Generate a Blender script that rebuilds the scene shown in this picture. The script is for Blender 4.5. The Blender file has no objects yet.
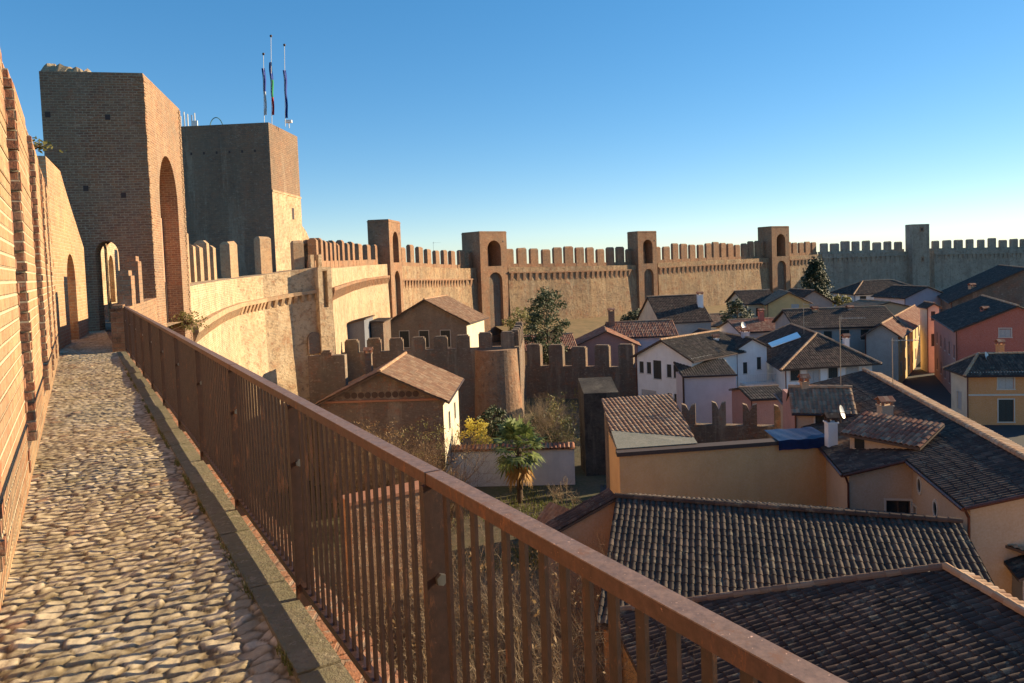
import bpy, math, random
import numpy as np
from mathutils import Vector, Matrix
R = math.radians
rnd = random.Random(7)
S = bpy.context.scene
COL = S.collection

# ------------------------------------------------------------------ camera
EYE = Vector((0, 0, 16.0)); FPX = 740.0; PX, PY = 512.0, 299.0
pit = math.atan(35.0 / FPX); rol = R(2.12)
fw = Vector((0, math.cos(pit), -math.sin(pit)))
r0 = Vector((1, 0, 0)); u0 = r0.cross(fw)
rt = r0 * math.cos(rol) - u0 * math.sin(rol)
up = r0 * math.sin(rol) + u0 * math.cos(rol)
cam = bpy.data.cameras.new("Camera"); camo = bpy.data.objects.new("Camera", cam); COL.objects.link(camo)
M3 = Matrix((rt, up, -fw)).transposed()
camo.matrix_world = Matrix.Translation(EYE) @ M3.to_4x4()
cam.sensor_width = 36; cam.lens = FPX / 1024 * 36; cam.shift_y = -(341.5 - PY) / 1024
cam.clip_start = 0.05; cam.clip_end = 6000
S.camera = camo

def ray(x, y): return fw + rt * ((x - PX) / FPX) - up * ((y - PY) / FPX)
def W(x, y, Y):
    d = ray(x, y); return EYE + d * (Y / d.y)
def WZ(x, y, z):
    d = ray(x, y); return EYE + d * ((z - 16.0) / d.z)
def ZZ(x, y, Y): return W(x, y, Y).z

# ------------------------------------------------------------------ materials
def newmat(name, rough=0.9):
    m = bpy.data.materials.new(name); m.use_nodes = True
    nt = m.node_tree; b = nt.nodes["Principled BSDF"]; b.inputs["Roughness"].default_value = rough
    b.inputs["Specular IOR Level"].default_value = 0.25
    return m, nt, b
def N(nt, t, **kw):
    n = nt.nodes.new(t)
    for k, v in kw.items():
        if hasattr(n, k): setattr(n, k, v)
        else: n.inputs[k].default_value = v
    return n
def mixc(nt, fac, a, b, mode='MIX'):
    n = nt.nodes.new('ShaderNodeMix'); n.data_type = 'RGBA'; n.blend_type = mode
    for s, v in ((n.inputs[0], fac), (n.inputs[6], a), (n.inputs[7], b)):
        if isinstance(v, bpy.types.NodeSocket): nt.links.new(v, s)
        elif isinstance(v, (int, float)): s.default_value = v
        else: s.default_value = (*v, 1)
    return n.outputs[2]
def ramp(nt, sock, p0, p1):
    n = nt.nodes.new('ShaderNodeMapRange'); n.inputs[1].default_value = p0; n.inputs[2].default_value = p1
    n.clamp = True; nt.links.new(sock, n.inputs[0]); return n.outputs[0]
def noise(nt, vec, scale, detail=5, rough=0.6, stretch=None):
    if stretch:
        mp = N(nt, 'ShaderNodeMapping'); mp.inputs[3].default_value = stretch
        nt.links.new(vec, mp.inputs[0]); vec = mp.outputs[0]
    n = N(nt, 'ShaderNodeTexNoise'); n.inputs['Scale'].default_value = scale
    n.inputs['Detail'].default_value = detail; n.inputs['Roughness'].default_value = rough
    nt.links.new(vec, n.inputs['Vector']); return n.outputs['Fac']
def uvn(nt): return N(nt, 'ShaderNodeUVMap').outputs[0]
def posn(nt): return N(nt, 'ShaderNodeNewGeometry').outputs['Position']
def bump(nt, b, h, strength, dist):
    n = N(nt, 'ShaderNodeBump'); n.inputs['Strength'].default_value = strength; n.inputs['Distance'].default_value = dist
    nt.links.new(h, n.inputs['Height']); nt.links.new(n.outputs[0], b.inputs['Normal'])

def masonry(name, c1, c2, mortar, patch, patch_amt=0.5, bw=0.26, rh=0.075, ms=0.012, streak=(0.1, 0.08, 0.06), streak_amt=0.3, patch_scale=0.35, bs=0.6, bd=0.02, wob_amt=(0.05, 0.035, 0), mot=(7, 2.4, 0.5), mamt=0.6, red=(0.4, 0.15, 0.07), stv=(0.6, .16)):
    m, nt, b = newmat(name, 0.95)
    uv = uvn(nt); pos = posn(nt)
    # wobble the courses a little
    wob = N(nt, 'ShaderNodeTexNoise'); wob.inputs['Scale'].default_value = 1.3; nt.links.new(pos, wob.inputs['Vector'])
    wv = N(nt, 'ShaderNodeVectorMath', operation='MULTIPLY_ADD'); nt.links.new(wob.outputs['Color'], wv.inputs[0])
    wv.inputs[1].default_value = wob_amt; nt.links.new(uv, wv.inputs[2])
    br = N(nt, 'ShaderNodeTexBrick'); nt.links.new(wv.outputs[0], br.inputs['Vector'])
    br.inputs['Scale'].default_value = 1; br.inputs['Brick Width'].default_value = bw; br.inputs['Row Height'].default_value = rh
    br.inputs['Mortar Size'].default_value = ms; br.inputs['Mortar Smooth'].default_value = 0.4
    br.inputs['Color1'].default_value = (*c1, 1); br.inputs['Color2'].default_value = (*c2, 1); br.inputs['Mortar'].default_value = (*mortar, 1)
    n1 = noise(nt, pos, patch_scale, 7, 0.7)
    col = mixc(nt, N(nt, 'ShaderNodeMath', operation='MULTIPLY').outputs[0], br.outputs['Color'], patch)
    mul = col.node.inputs[0].links[0].from_node
    nt.links.new(ramp(nt, n1, 0.38, 0.68), mul.inputs[0]); mul.inputs[1].default_value = patch_amt
    n2 = noise(nt, pos, stv[0], 6, 0.7, (1, 1, stv[1])); n7 = noise(nt, pos, stv[0] * 1.4, 5, 0.7, (1, 1, stv[1] * .8))
    mul2 = N(nt, 'ShaderNodeMath', operation='MULTIPLY'); nt.links.new(ramp(nt, n2, 0.48, 0.75), mul2.inputs[0]); mul2.inputs[1].default_value = streak_amt
    col = mixc(nt, mul2.outputs[0], col, streak)
    mul3 = N(nt, 'ShaderNodeMath', operation='MULTIPLY'); nt.links.new(ramp(nt, n7, 0.54, 0.66), mul3.inputs[0]); mul3.inputs[1].default_value = streak_amt * .7
    col = mixc(nt, mul3.outputs[0], col, mixc(nt, .55, col, (0.78, 0.66, 0.48)))
    # mottling at three sizes, from single worn bricks to whole repairs
    n3 = noise(nt, pos, mot[0], 5, 0.75); n4 = noise(nt, pos, mot[1], 6, 0.8); n5 = noise(nt, pos, mot[2], 6, 0.75)
    col = mixc(nt, ramp(nt, n3, 0.52, 0.66), col, mixc(nt, mamt, col, (0.16, 0.1, 0.065)))
    col = mixc(nt, ramp(nt, n4, 0.53, 0.66), col, mixc(nt, mamt, col, red))
    n6 = noise(nt, pos, mot[1] * 1.7, 6, 0.8, (1.3, 1.3, 2.2))
    col = mixc(nt, ramp(nt, n6, 0.55, 0.68), col, mixc(nt, mamt * .8, col, (0.66, 0.55, 0.4)))
    col = mixc(nt, ramp(nt, n5, 0.4, 0.7), col, mixc(nt, 0.5, col, (0.2, 0.17, 0.13)))
    nt.links.new(col, b.inputs['Base Color'])
    hm = N(nt, 'ShaderNodeMath', operation='MULTIPLY_ADD'); nt.links.new(br.outputs['Fac'], hm.inputs[0]); hm.inputs[1].default_value = -0.5
    nt.links.new(n3, hm.inputs[2])
    h2 = N(nt, 'ShaderNodeMath', operation='MULTIPLY_ADD'); nt.links.new(n4, h2.inputs[0]); h2.inputs[1].default_value = 1.2; nt.links.new(hm.outputs[0], h2.inputs[2])
    bump(nt, b, h2.outputs[0], bs, bd)
    return m

def plaster(name, c, stain=None, amt=0.35, rough=0.92, scale=0.8):
    amt = min(1, amt * 1.6)
    m, nt, b = newmat(name, rough); pos = posn(nt)
    stain = stain or tuple(v * 0.55 for v in c)
    n1 = noise(nt, pos, scale, 7, 0.7); n2 = noise(nt, pos, 0.9, 6, 0.7, (1, 1, 0.14))
    f = N(nt, 'ShaderNodeMath', operation='MULTIPLY'); nt.links.new(ramp(nt, n1, 0.4, 0.72), f.inputs[0]); f.inputs[1].default_value = amt
    col = mixc(nt, f.outputs[0], c, stain)
    f2 = N(nt, 'ShaderNodeMath', operation='MULTIPLY'); nt.links.new(ramp(nt, n2, 0.5, 0.75), f2.inputs[0]); f2.inputs[1].default_value = amt * 0.8
    col = mixc(nt, f2.outputs[0], col, stain)
    n3 = noise(nt, pos, 14, 3, 0.6)
    col = mixc(nt, ramp(nt, n3, 0.3, 0.75), col, mixc(nt, 0.12, col, (1, 1, 1)))
    nt.links.new(col, b.inputs['Base Color']); bump(nt, b, n3, 0.25, 0.01)
    return m

def tilemat(name, ca, cb, cc, lichen, lich_amt=0.4, tw=0.22, tl=0.36):
    m, nt, b = newmat(name, 0.9); uv = uvn(nt); pos = posn(nt)
    sc = N(nt, 'ShaderNodeVectorMath', operation='DIVIDE'); nt.links.new(uv, sc.inputs[0]); sc.inputs[1].default_value = (tw, tl, 1)
    fl = N(nt, 'ShaderNodeVectorMath', operation='FLOOR'); nt.links.new(sc.outputs[0], fl.inputs[0])
    wn = N(nt, 'ShaderNodeTexWhiteNoise', noise_dimensions='2D'); nt.links.new(fl.outputs[0], wn.inputs['Vector'])
    col = mixc(nt, ramp(nt, wn.outputs['Value'], 0.0, 0.7), ca, cb)
    col = mixc(nt, ramp(nt, wn.outputs['Value'], 0.8, 0.95), col, cc)
    n1 = noise(nt, pos, 0.7, 6, 0.7); f = N(nt, 'ShaderNodeMath', operation='MULTIPLY'); nt.links.new(ramp(nt, n1, 0.42, 0.65), f.inputs[0]); f.inputs[1].default_value = lich_amt
    col = mixc(nt, f.outputs[0], col, lichen)
    wn2 = N(nt, 'ShaderNodeTexWhiteNoise', noise_dimensions='2D'); sc2 = N(nt, 'ShaderNodeVectorMath', operation='MULTIPLY'); nt.links.new(fl.outputs[0], sc2.inputs[0]); sc2.inputs[1].default_value = (1, 3.7, 0); nt.links.new(sc2.outputs[0], wn2.inputs['Vector'])
    col = mixc(nt, ramp(nt, wn2.outputs['Value'], 0.86, 0.9), col, mixc(nt, .5, col, cc)); n8 = noise(nt, pos, 2.6, 5, 0.75)
    col = mixc(nt, ramp(nt, n8, 0.56, 0.66), col, mixc(nt, .45, col, (.3, .26, .18)))
    n2 = noise(nt, pos, 11, 4, 0.7); col = mixc(nt, ramp(nt, n2, 0.5, 0.8), col, mixc(nt, 0.4, col, lichen))
    nt.links.new(col, b.inputs['Base Color']); bump(nt, b, n2, 0.3, 0.01)
    return m

def plain(name, c, rough=0.6, metal=0.0, var=0.25, scale=8, spec=0.3, rust=None):
    m, nt, b = newmat(name, rough); b.inputs['Metallic'].default_value = metal; b.inputs["Specular IOR Level"].default_value = spec
    n1 = noise(nt, posn(nt), scale, 5, 0.65)
    col = mixc(nt, ramp(nt, n1, 0.3, 0.75), c, tuple(v * (1 - var) for v in c))
    if rust:
        p_ = posn(nt); r1 = noise(nt, p_, 14, 7, .8, (1, 1, .35)); col = mixc(nt, ramp(nt, r1, .56, .64), col, rust)
        r2 = noise(nt, p_, 90, 3, .6); col = mixc(nt, ramp(nt, r2, .68, .74), col, tuple(min(1, v * 3.2) for v in c)); bump(nt, b, r1, .4, .002)
        rr_ = N(nt, 'ShaderNodeMapRange'); nt.links.new(r1, rr_.inputs[0]); rr_.inputs[3].default_value = rough - .2; rr_.inputs[4].default_value = rough + .3; nt.links.new(rr_.outputs[0], b.inputs['Roughness'])
    nt.links.new(col, b.inputs['Base Color']); return m

def leafmat(name, ca, cb, trans=0.25):
    m, nt, b = newmat(name, 0.6)
    g = N(nt, 'ShaderNodeNewGeometry'); col = mixc(nt, g.outputs['Random Per Island'], ca, cb)
    nt.links.new(col, b.inputs['Base Color'])
    tr = N(nt, 'ShaderNodeBsdfTranslucent'); nt.links.new(col, tr.inputs[0])
    mx = N(nt, 'ShaderNodeMixShader'); mx.inputs[0].default_value = trans
    nt.links.new(b.outputs[0], mx.inputs[1]); nt.links.new(tr.outputs[0], mx.inputs[2])
    nt.links.new(mx.outputs[0], nt.nodes['Material Output'].inputs[0]); return m

BR_RED = (0.36, 0.15, 0.075); BR_OR = (0.47, 0.22, 0.11); MORT = (0.46, 0.36, 0.25)
M = {}
M['parapet'] = masonry('parapet_brick', (0.46, 0.2, 0.09), (0.56, 0.3, 0.15), (0.58, 0.46, 0.3), (0.66, 0.47, 0.26), 0.55, patch_scale=1.2, mot=(16, 5, .8), mamt=.55, streak_amt=0.15, ms=0.013, bs=0.9, bd=0.03, rh=0.092, bw=0.25, wob_amt=(.02, .004, 0))
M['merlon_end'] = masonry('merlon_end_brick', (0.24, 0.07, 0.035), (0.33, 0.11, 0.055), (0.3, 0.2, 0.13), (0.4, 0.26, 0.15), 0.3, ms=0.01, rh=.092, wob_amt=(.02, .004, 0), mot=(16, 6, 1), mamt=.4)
M['towerA'] = masonry('tower_brick', (0.2, 0.085, 0.055), (0.33, 0.165, 0.09), (0.42, 0.31, 0.2), (0.46, 0.3, 0.16), 0.35, rh=0.085, bw=0.24, ms=0.016, patch_scale=0.8, bs=0.9, bd=0.03)
M['keep'] = masonry('keep_stone', (0.28, 0.16, 0.1), (0.19, 0.12, 0.085), (0.28, 0.21, 0.15), (0.33, 0.21, 0.13), 0.6, rh=0.16, bw=0.4, patch_scale=0.5, mot=(5, 1.6, .4), mamt=.5, streak_amt=.6, bs=.9, bd=.06)
M['pale_wall'] = masonry('pale_rubble_wall', (0.66, 0.47, 0.28), (0.56, 0.35, 0.19), (0.68, 0.54, 0.36), (0.74, 0.58, 0.38), 0.75, rh=0.11, bw=0.3, patch_scale=0.9, streak=(0.42, 0.26, 0.14), streak_amt=0.4, mot=(3.2, 1.2, .3), mamt=.72, red=(.56, .22, .09), bs=.9, bd=.09)
M['far_wall'] = masonry('far_wall_masonry', (0.55, 0.35, 0.19), (0.42, 0.25, 0.14), (0.52, 0.39, 0.25), (0.62, 0.46, 0.28), 0.6, rh=0.16, bw=0.5, patch_scale=0.28, streak=(0.22, 0.14, 0.09), streak_amt=0.85, mot=(1.3, 0.55, .15), mamt=.75, bs=1.0, bd=.3, stv=(.8, .07))
M['shade_wall'] = masonry('shaded_far_masonry', (0.525, 0.413, 0.312), (0.425, 0.350, 0.275), (0.525, 0.450, 0.362), (0.587, 0.500, 0.388), 0.6, rh=0.16, bw=0.5, patch_scale=0.28, streak=(0.213, 0.175, 0.150), streak_amt=0.85, mot=(1.3, .55, .15), mamt=.6, red=(0.375, 0.250, 0.175), bs=.9, bd=.25, stv=(.7, .06))  # greyed copy of the far wall masonry, with the shade in its colour
M['tan_brick'] = masonry('tan_merlon_brick', (0.5, 0.3, 0.16), (0.42, 0.23, 0.12), (0.5, 0.38, 0.25), (0.58, 0.42, 0.25), 0.55, rh=0.1, bw=0.28, patch_scale=0.9, streak_amt=0.3)
M['far_brick'] = masonry('far_tower_brick', (0.44, 0.22, 0.12), (0.36, 0.17, 0.09), (0.48, 0.34, 0.22), (0.52, 0.33, 0.19), 0.5, rh=0.12, bw=0.3, patch_scale=0.3, streak_amt=0.35, mot=(2.2, .8, .25), mamt=.7, bs=.9, bd=.12)
M['dark_brick'] = masonry('weathered_brick', (0.183, 0.105, 0.073), (0.248, 0.151, 0.101), (0.229, 0.183, 0.137), (0.275, 0.229, 0.174), 0.75, rh=0.1, bw=0.3, patch_scale=0.5, streak=(0.073, 0.073, 0.055), streak_amt=0.7, mot=(4, 1.3, .3), mamt=.65, bs=.9, bd=.08)
M['rubble'] = masonry('grey_rubble', (.36, .27, .2), (.28, .2, .15), (.36, .3, .23), (.44, .36, .28), .6, mot=(4, 1.3, .3), mamt=.5, bs=.9, bd=.08)
M['niche'] = plaster('rosy_plaster', (0.5, 0.27, 0.17), (0.36, 0.18, 0.11), 0.5)
M['capstone'] = masonry('lichen_capstone', (0.3, 0.2, 0.12), (0.36, 0.25, 0.16), (0.35, 0.3, 0.22), (0.42, 0.38, 0.22), 0.6, patch_scale=2)
M['mortar'] = plain('lime_mortar', (0.6, 0.48, 0.32), .95, 0, .35, 20)
M['kerb'] = masonry('kerb_stone', (0.27, 0.23, 0.15), (0.2, 0.17, 0.11), (0.2, 0.17, 0.11), (0.15, 0.15, 0.06), .7, bw=2, rh=2, patch_scale=4, mot=(30, 9, 2), mamt=.6, red=(.2, .17, .07), bs=.8, bd=.02)
M['ledge'] = masonry('ledge_brick', (0.5, 0.2, 0.09), (0.44, 0.16, 0.07), (0.4, 0.28, 0.18), (0.5, 0.25, 0.12), 0.4, bw=0.12, rh=0.25)
M['rail'] = plain('brown_rail_paint', (0.056, 0.025, 0.017), 0.5, 0.0, 0.55, 30, 0.45, (.13, .05, .022))
M['railtop'] = plain('worn_sunlit_rail_top', (0.27, 0.17, 0.125), 0.5, 0.0, 0.55, 60, 0.4, (.2, .1, .06))  # paler than the rail body: sunlight put into the colour, plus wear
M['railside'] = plain('rusty_shaded_rail_side', (0.13, 0.06, 0.038), 0.55, 0.0, 0.5, 45, 0.35, (.2, .08, .035))  # rusty rail body, darkened so its colour carries the shaded side
M['steel'] = plain('dull_steel', (0.4, 0.38, 0.36), 0.35, 0.9, 0.3)
M['white_metal'] = plain('pale_metal', (0.7, 0.7, 0.68), 0.45, 0.1, 0.1)
M['pipe'] = plain('dark_pipe', (0.07, 0.045, 0.04), 0.5, 0.3)
M['copper'] = plain('brown_copper', (0.16, 0.06, 0.04), 0.45, 0.4)
TD = dict(lich_amt=0.4)
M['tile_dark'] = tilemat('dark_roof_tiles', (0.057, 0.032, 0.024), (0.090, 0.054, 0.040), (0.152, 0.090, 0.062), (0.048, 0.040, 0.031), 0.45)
M['tile_grey'] = tilemat('grey_roof_tiles', (0.048, 0.036, 0.030), (0.069, 0.050, 0.040), (0.119, 0.084, 0.064), (0.042, 0.037, 0.030), 0.45)
M['tile_brown'] = tilemat('brown_roof_tiles', (0.22, 0.11, 0.07), (0.3, 0.17, 0.1), (0.38, 0.25, 0.16), (0.16, 0.12, 0.08), 0.4)
M['tile_red'] = tilemat('red_roof_tiles', (0.26, 0.09, 0.055), (0.34, 0.15, 0.09), (0.46, 0.26, 0.16), (0.14, 0.09, 0.06), 0.3)
M['tile_ridge_and_sunny'] = tilemat('ridge_and_sunny_tiles', (0.42, 0.22, 0.12), (0.5, 0.3, 0.17), (0.55, 0.38, 0.25), (0.25, 0.18, 0.11), 0.3)  # pale ridge tile, reused on sunny slopes where its colour carries the sunlight
M['soffit'] = plain('roof_underside', (0.13, 0.085, 0.06), 0.9)
M['white'] = plaster('white_plaster', (0.820, 0.804, 0.769), (0.573, 0.539, 0.505), 0.3)
M['cream'] = plaster('cream_plaster', (0.7, 0.6, 0.42), (0.48, 0.38, 0.25), 0.4)
M['lilac'] = plaster('lilac_plaster', (0.562, 0.505, 0.516), (0.404, 0.348, 0.359), 0.3)
M['grey'] = plaster('grey_plaster', (0.357, 0.323, 0.289), (0.238, 0.212, 0.187), 0.4)
M['alley_shade'] = masonry('alley_shade_black', (.04, .033, .03), (.028, .024, .023), (.035, .03, .028), (.05, .042, .038), .5, mamt=.2, red=(.05, .03, .02), streak=(.015, .014, .013))  # near-black colour stands for the shade of the alley
M['slate'] = plaster('slate_plaster', (0.13, 0.135, 0.16), (0.08, 0.08, 0.1), 0.4)
M['ochre'] = plaster('ochre_plaster', (0.74, 0.44, 0.17), (0.6, 0.31, 0.11), 0.4)
M['tan'] = plaster('tan_plaster', (0.550, 0.330, 0.176), (0.396, 0.220, 0.110), 0.4)
M['peach'] = plaster('peach_plaster', (0.510, 0.357, 0.230), (0.383, 0.255, 0.153), 0.3)
M['orange'] = plaster('orange_plaster', (0.62, 0.27, 0.08), (0.5, 0.2, 0.06), 0.3)
M['red'] = plaster('red_plaster', (0.46, 0.12, 0.065), (0.36, 0.1, 0.06), 0.4)
M['pink'] = plaster('pink_plaster', (0.425, 0.204, 0.162), (0.306, 0.145, 0.119), 0.4)
M['yellow'] = plaster('yellow_plaster', (0.66, 0.44, 0.17), (0.5, 0.31, 0.11), 0.4)
M['gw'] = plaster('garden_wall_plaster', (0.645, 0.626, 0.626), (0.440, 0.420, 0.430), 0.35)
M['frame'] = plain('window_surround', (0.62, 0.56, 0.47), 0.7, 0, 0.15)
M['shutter'] = plain('dark_shutter', (0.05, 0.055, 0.05), 0.6)
M['shutter_pale'] = plain('pale_shutter', (0.5, 0.49, 0.47), 0.6)
M['glass'] = plain('window_glass', (0.02, 0.025, 0.03), 0.08, 0, 0.2, 2, 0.6)
M['skylight'] = plain('pale_sheet', (0.45, 0.52, 0.62), 0.12, 0, 0.1, 2, 0.6)
M['blue'] = plain('blue_tarpaulin', (0.012, 0.03, 0.095), 0.45, 0, 0.5, 3)
M['wood'] = plain('dark_wood', (0.09, 0.06, 0.045), 0.7)
M['bark'] = plain('bark', (0.13, 0.09, 0.06), 0.95, 0, 0.5, 12)
M['twig'] = plain('dry_twigs', (0.22, 0.14, 0.085), 0.95, 0, 0.5, 12)
M['twig_pale'] = plain('pale_twigs', (0.36, 0.27, 0.17), 0.95, 0, 0.4, 12)
M['evergreen'] = leafmat('evergreen_leaves', (0.03, 0.05, 0.02), (0.075, 0.085, 0.03), 0.15)
M['conifer'] = leafmat('conifer_needles', (0.022, 0.035, 0.016), (0.05, 0.06, 0.025), 0.1)
M['palm'] = leafmat('palm_leaves', (0.07, 0.11, 0.03), (0.26, 0.3, 0.1), 0.3)
M['palm_dry'] = leafmat('dry_palm_leaves', (0.35, 0.2, 0.07), (0.5, 0.3, 0.1), 0.3)
M['yellow_leaf'] = leafmat('yellow_leaves', (0.5, 0.4, 0.05), (0.65, 0.52, 0.08), 0.35)
M['olive_leaf'] = leafmat('olive_leaves', (0.16, 0.16, 0.05), (0.26, 0.22, 0.07), 0.3)
M['brown_leaf'] = leafmat('withered_leaves', (0.2, 0.12, 0.055), (0.3, 0.19, 0.08), 0.25)
M['grassleaf'] = leafmat('grass_blades', (0.1, 0.13, 0.03), (0.22, 0.2, 0.07), 0.3)
M['flag_w'] = plain('white_flag_cloth', (0.7, 0.7, 0.7), 0.8)
M['flag_g'] = plain('green_flag_cloth', (0.02, 0.25, 0.08), 0.8)
M['flag_r'] = plain('red_flag_cloth', (0.5, 0.03, 0.03), 0.8)
M['flag_b'] = plain('blue_flag_cloth', (0.03, 0.06, 0.3), 0.8)
M['terracotta'] = plain('terracotta', (0.4, 0.18, 0.1), 0.85)

# ------------------------------------------------------------------ mesh builder
class MB:
    def __init__(s): s.v = []; s.f = []; s.uv = []; s.sm = False; s.mi = []; s.cur = 0
    def poly(s, pts, uvs=None):
        i = len(s.v); s.v += [tuple(p) for p in pts]; s.f.append(tuple(range(i, i + len(pts)))); s.uv.append(uvs); s.mi.append(s.cur)
    def hexa(s, p):          # 8 points: bottom 4 ccw from above, top 4 ccw
        for q in ((3, 2, 1, 0), (4, 5, 6, 7), (0, 1, 5, 4), (1, 2, 6, 5), (2, 3, 7, 6), (3, 0, 4, 7)): s.poly([p[k] for k in q])
    def box(s, o, u, v, a0, a1, b0, b1, z0, z1):   # o xy origin, unit u, v (2D), ranges
        P = lambda a, b, z: Vector((o[0] + u[0] * a + v[0] * b, o[1] + u[1] * a + v[1] * b, z))
        s.hexa([P(a0, b0, z0), P(a1, b0, z0), P(a1, b1, z0), P(a0, b1, z0), P(a0, b0, z1), P(a1, b0, z1), P(a1, b1, z1), P(a0, b1, z1)])
    def prism(s, pts, off):   # planar polygon extruded by off
        off = Vector(off); a = [Vector(p) for p in pts]; b = [p + off for p in a]; n = len(a)
        s.poly(a[::-1]); s.poly(b)
        for i in range(n): s.poly([a[i], a[(i + 1) % n], b[(i + 1) % n], b[i]])
    def tube(s, p, q, ra, rb=None, n=6, cap=True):
        p = Vector(p); q = Vector(q); rb = ra if rb is None else rb; d = (q - p)
        if d.length < 1e-6: return
        d.normalize(); a = d.orthogonal().normalized(); b = d.cross(a)
        A = [p + (a * math.cos(2 * math.pi * k / n) + b * math.sin(2 * math.pi * k / n)) * ra for k in range(n)]
        B = [q + (a * math.cos(2 * math.pi * k / n) + b * math.sin(2 * math.pi * k / n)) * rb for k in range(n)]
        for k in range(n): s.poly([A[k], A[(k + 1) % n], B[(k + 1) % n], B[k]])
        if cap: s.poly(A[::-1]); s.poly(B)
    def build(s, name, mats, parent=None, smooth=False, org=None):
        me = bpy.data.meshes.new(name)
        org = Vector(org) if org is not None else Vector((0, 0, 0))
        me.from_pydata([Vector(p) - org for p in s.v], [], s.f)
        if not isinstance(mats, (list, tuple)): mats = [mats]
        for m in mats: me.materials.append(m)
        if len(mats) > 1: me.polygons.foreach_set('material_index', s.mi)
        uvl = me.uv_layers.new(name='UVMap').data
        for pl, uv in zip(me.polygons, s.uv):
            if uv is None:
                n = pl.normal
                if abs(n.z) < 0.75:
                    l = math.hypot(n.x, n.y); tx, ty = -n.y / l, n.x / l
                    for li, vi in zip(pl.loop_indices, pl.vertices):
                        c = s.v[vi]; uvl[li].uv = (c[0] * tx + c[1] * ty, c[2])
                else:
                    for li, vi in zip(pl.loop_indices, pl.vertices): uvl[li].uv = (s.v[vi][0], s.v[vi][1])
            else:
                for li, q in zip(pl.loop_indices, uv): uvl[li].uv = q
        if smooth: me.polygons.foreach_set('use_smooth', [True] * len(me.polygons))
        o = bpy.data.objects.new(name, me); COL.objects.link(o)
        if parent is not None:
            o.parent = parent; o.location = org - getpos(parent)
        else: o.location = org
        return o
def getpos(o):
    p = Vector((0, 0, 0))
    while o is not None: p += o.location; o = o.parent
    return p
def tag(o, label, cat, group=None, kind=None):
    if label: o['label'] = label
    if cat: o['category'] = cat
    if group: o['group'] = group
    if kind: o['kind'] = kind
    return o
def thing(name, label, cat, loc, group=None):
    o = bpy.data.objects.new(name, None); o.empty_display_size = 0.3; COL.objects.link(o); o.location = Vector((loc[0], loc[1], loc[2] if len(loc) > 2 else 0))
    return tag(o, label, cat, group)
def struct(o): o['kind'] = 'structure'; return o
def perp(u): return (-u[1], u[0])
def unit(a, b):
    d = Vector((b[0] - a[0], b[1] - a[1])); L = d.length; return (d.x / L, d.y / L), L
def P3(o, u, v, a, b, z): return Vector((o[0] + u[0] * a + v[0] * b, o[1] + u[1] * a + v[1] * b, z))

# facade with rectangular or arched holes. frame: point(s, z) = o + u*s ; inward normal n (2D) ; holes: dict(s0,s1,z0,z1,arch)
def facade(mb, o, u, nin, Wd, z0, z1, holes, depth=0.14, back=False):
    ss = {0.0, Wd}
    for h in holes:
        ss |= {h['s0'], h['s1']}
        if h.get('arch'):
            k = h.get('n', 10)
            for i in range(1, k): ss.add(h['s0'] + (h['s1'] - h['s0']) * (0.5 - 0.5 * math.cos(math.pi * i / k)))
    ss = sorted(x for x in ss if -1e-6 <= x <= Wd + 1e-6)
    top = z1 if callable(z1) else (lambda s: z1)
    def htop(h, s):
        if not h.get('arch'): return h['z1']
        r = (h['s1'] - h['s0']) / 2; c = (h['s1'] + h['s0']) / 2
        return h['z1'] + (h.get('rise', r) / r) * math.sqrt(max(0, r * r - (s - c) ** 2))
    Q = lambda s, z, d=0: P3(o, u, nin, s, d, z)
    for a, b in zip(ss[:-1], ss[1:]):
        if b - a < 1e-6: continue
        mid = (a + b) / 2; za, zb = z0, z0
        hs = sorted([h for h in holes if h['s0'] < mid < h['s1']], key=lambda h: h['z0'])
        for h in hs:
            if h['z0'] > za + 1e-5: mb.poly([Q(a, za), Q(b, zb), Q(b, h['z0']), Q(a, h['z0'])])
            ta, tb = htop(h, a), htop(h, b); D = h.get('depth', depth)
            mb.poly([Q(a, h['z0']), Q(b, h['z0']), Q(b, h['z0'], D), Q(a, h['z0'], D)])
            mb.poly([Q(a, ta, D), Q(b, tb, D), Q(b, tb), Q(a, ta)])
            if h.get('back', back): mb.poly([Q(a, h['z0'], D), Q(b, h['z0'], D), Q(b, tb, D), Q(a, ta, D)])
            za, zb = ta, tb
        mb.poly([Q(a, za), Q(b, zb), Q(b, top(b)), Q(a, top(a))])
    for h in holes:
        D = h.get('depth', depth)
        for s, fl in ((h['s0'], 1), (h['s1'], 0)):
            t = h['z1']
            q = [Q(s, h['z0']), Q(s, h['z0'], D), Q(s, t, D), Q(s, t)]
            mb.poly(q if fl else q[::-1])

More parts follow.
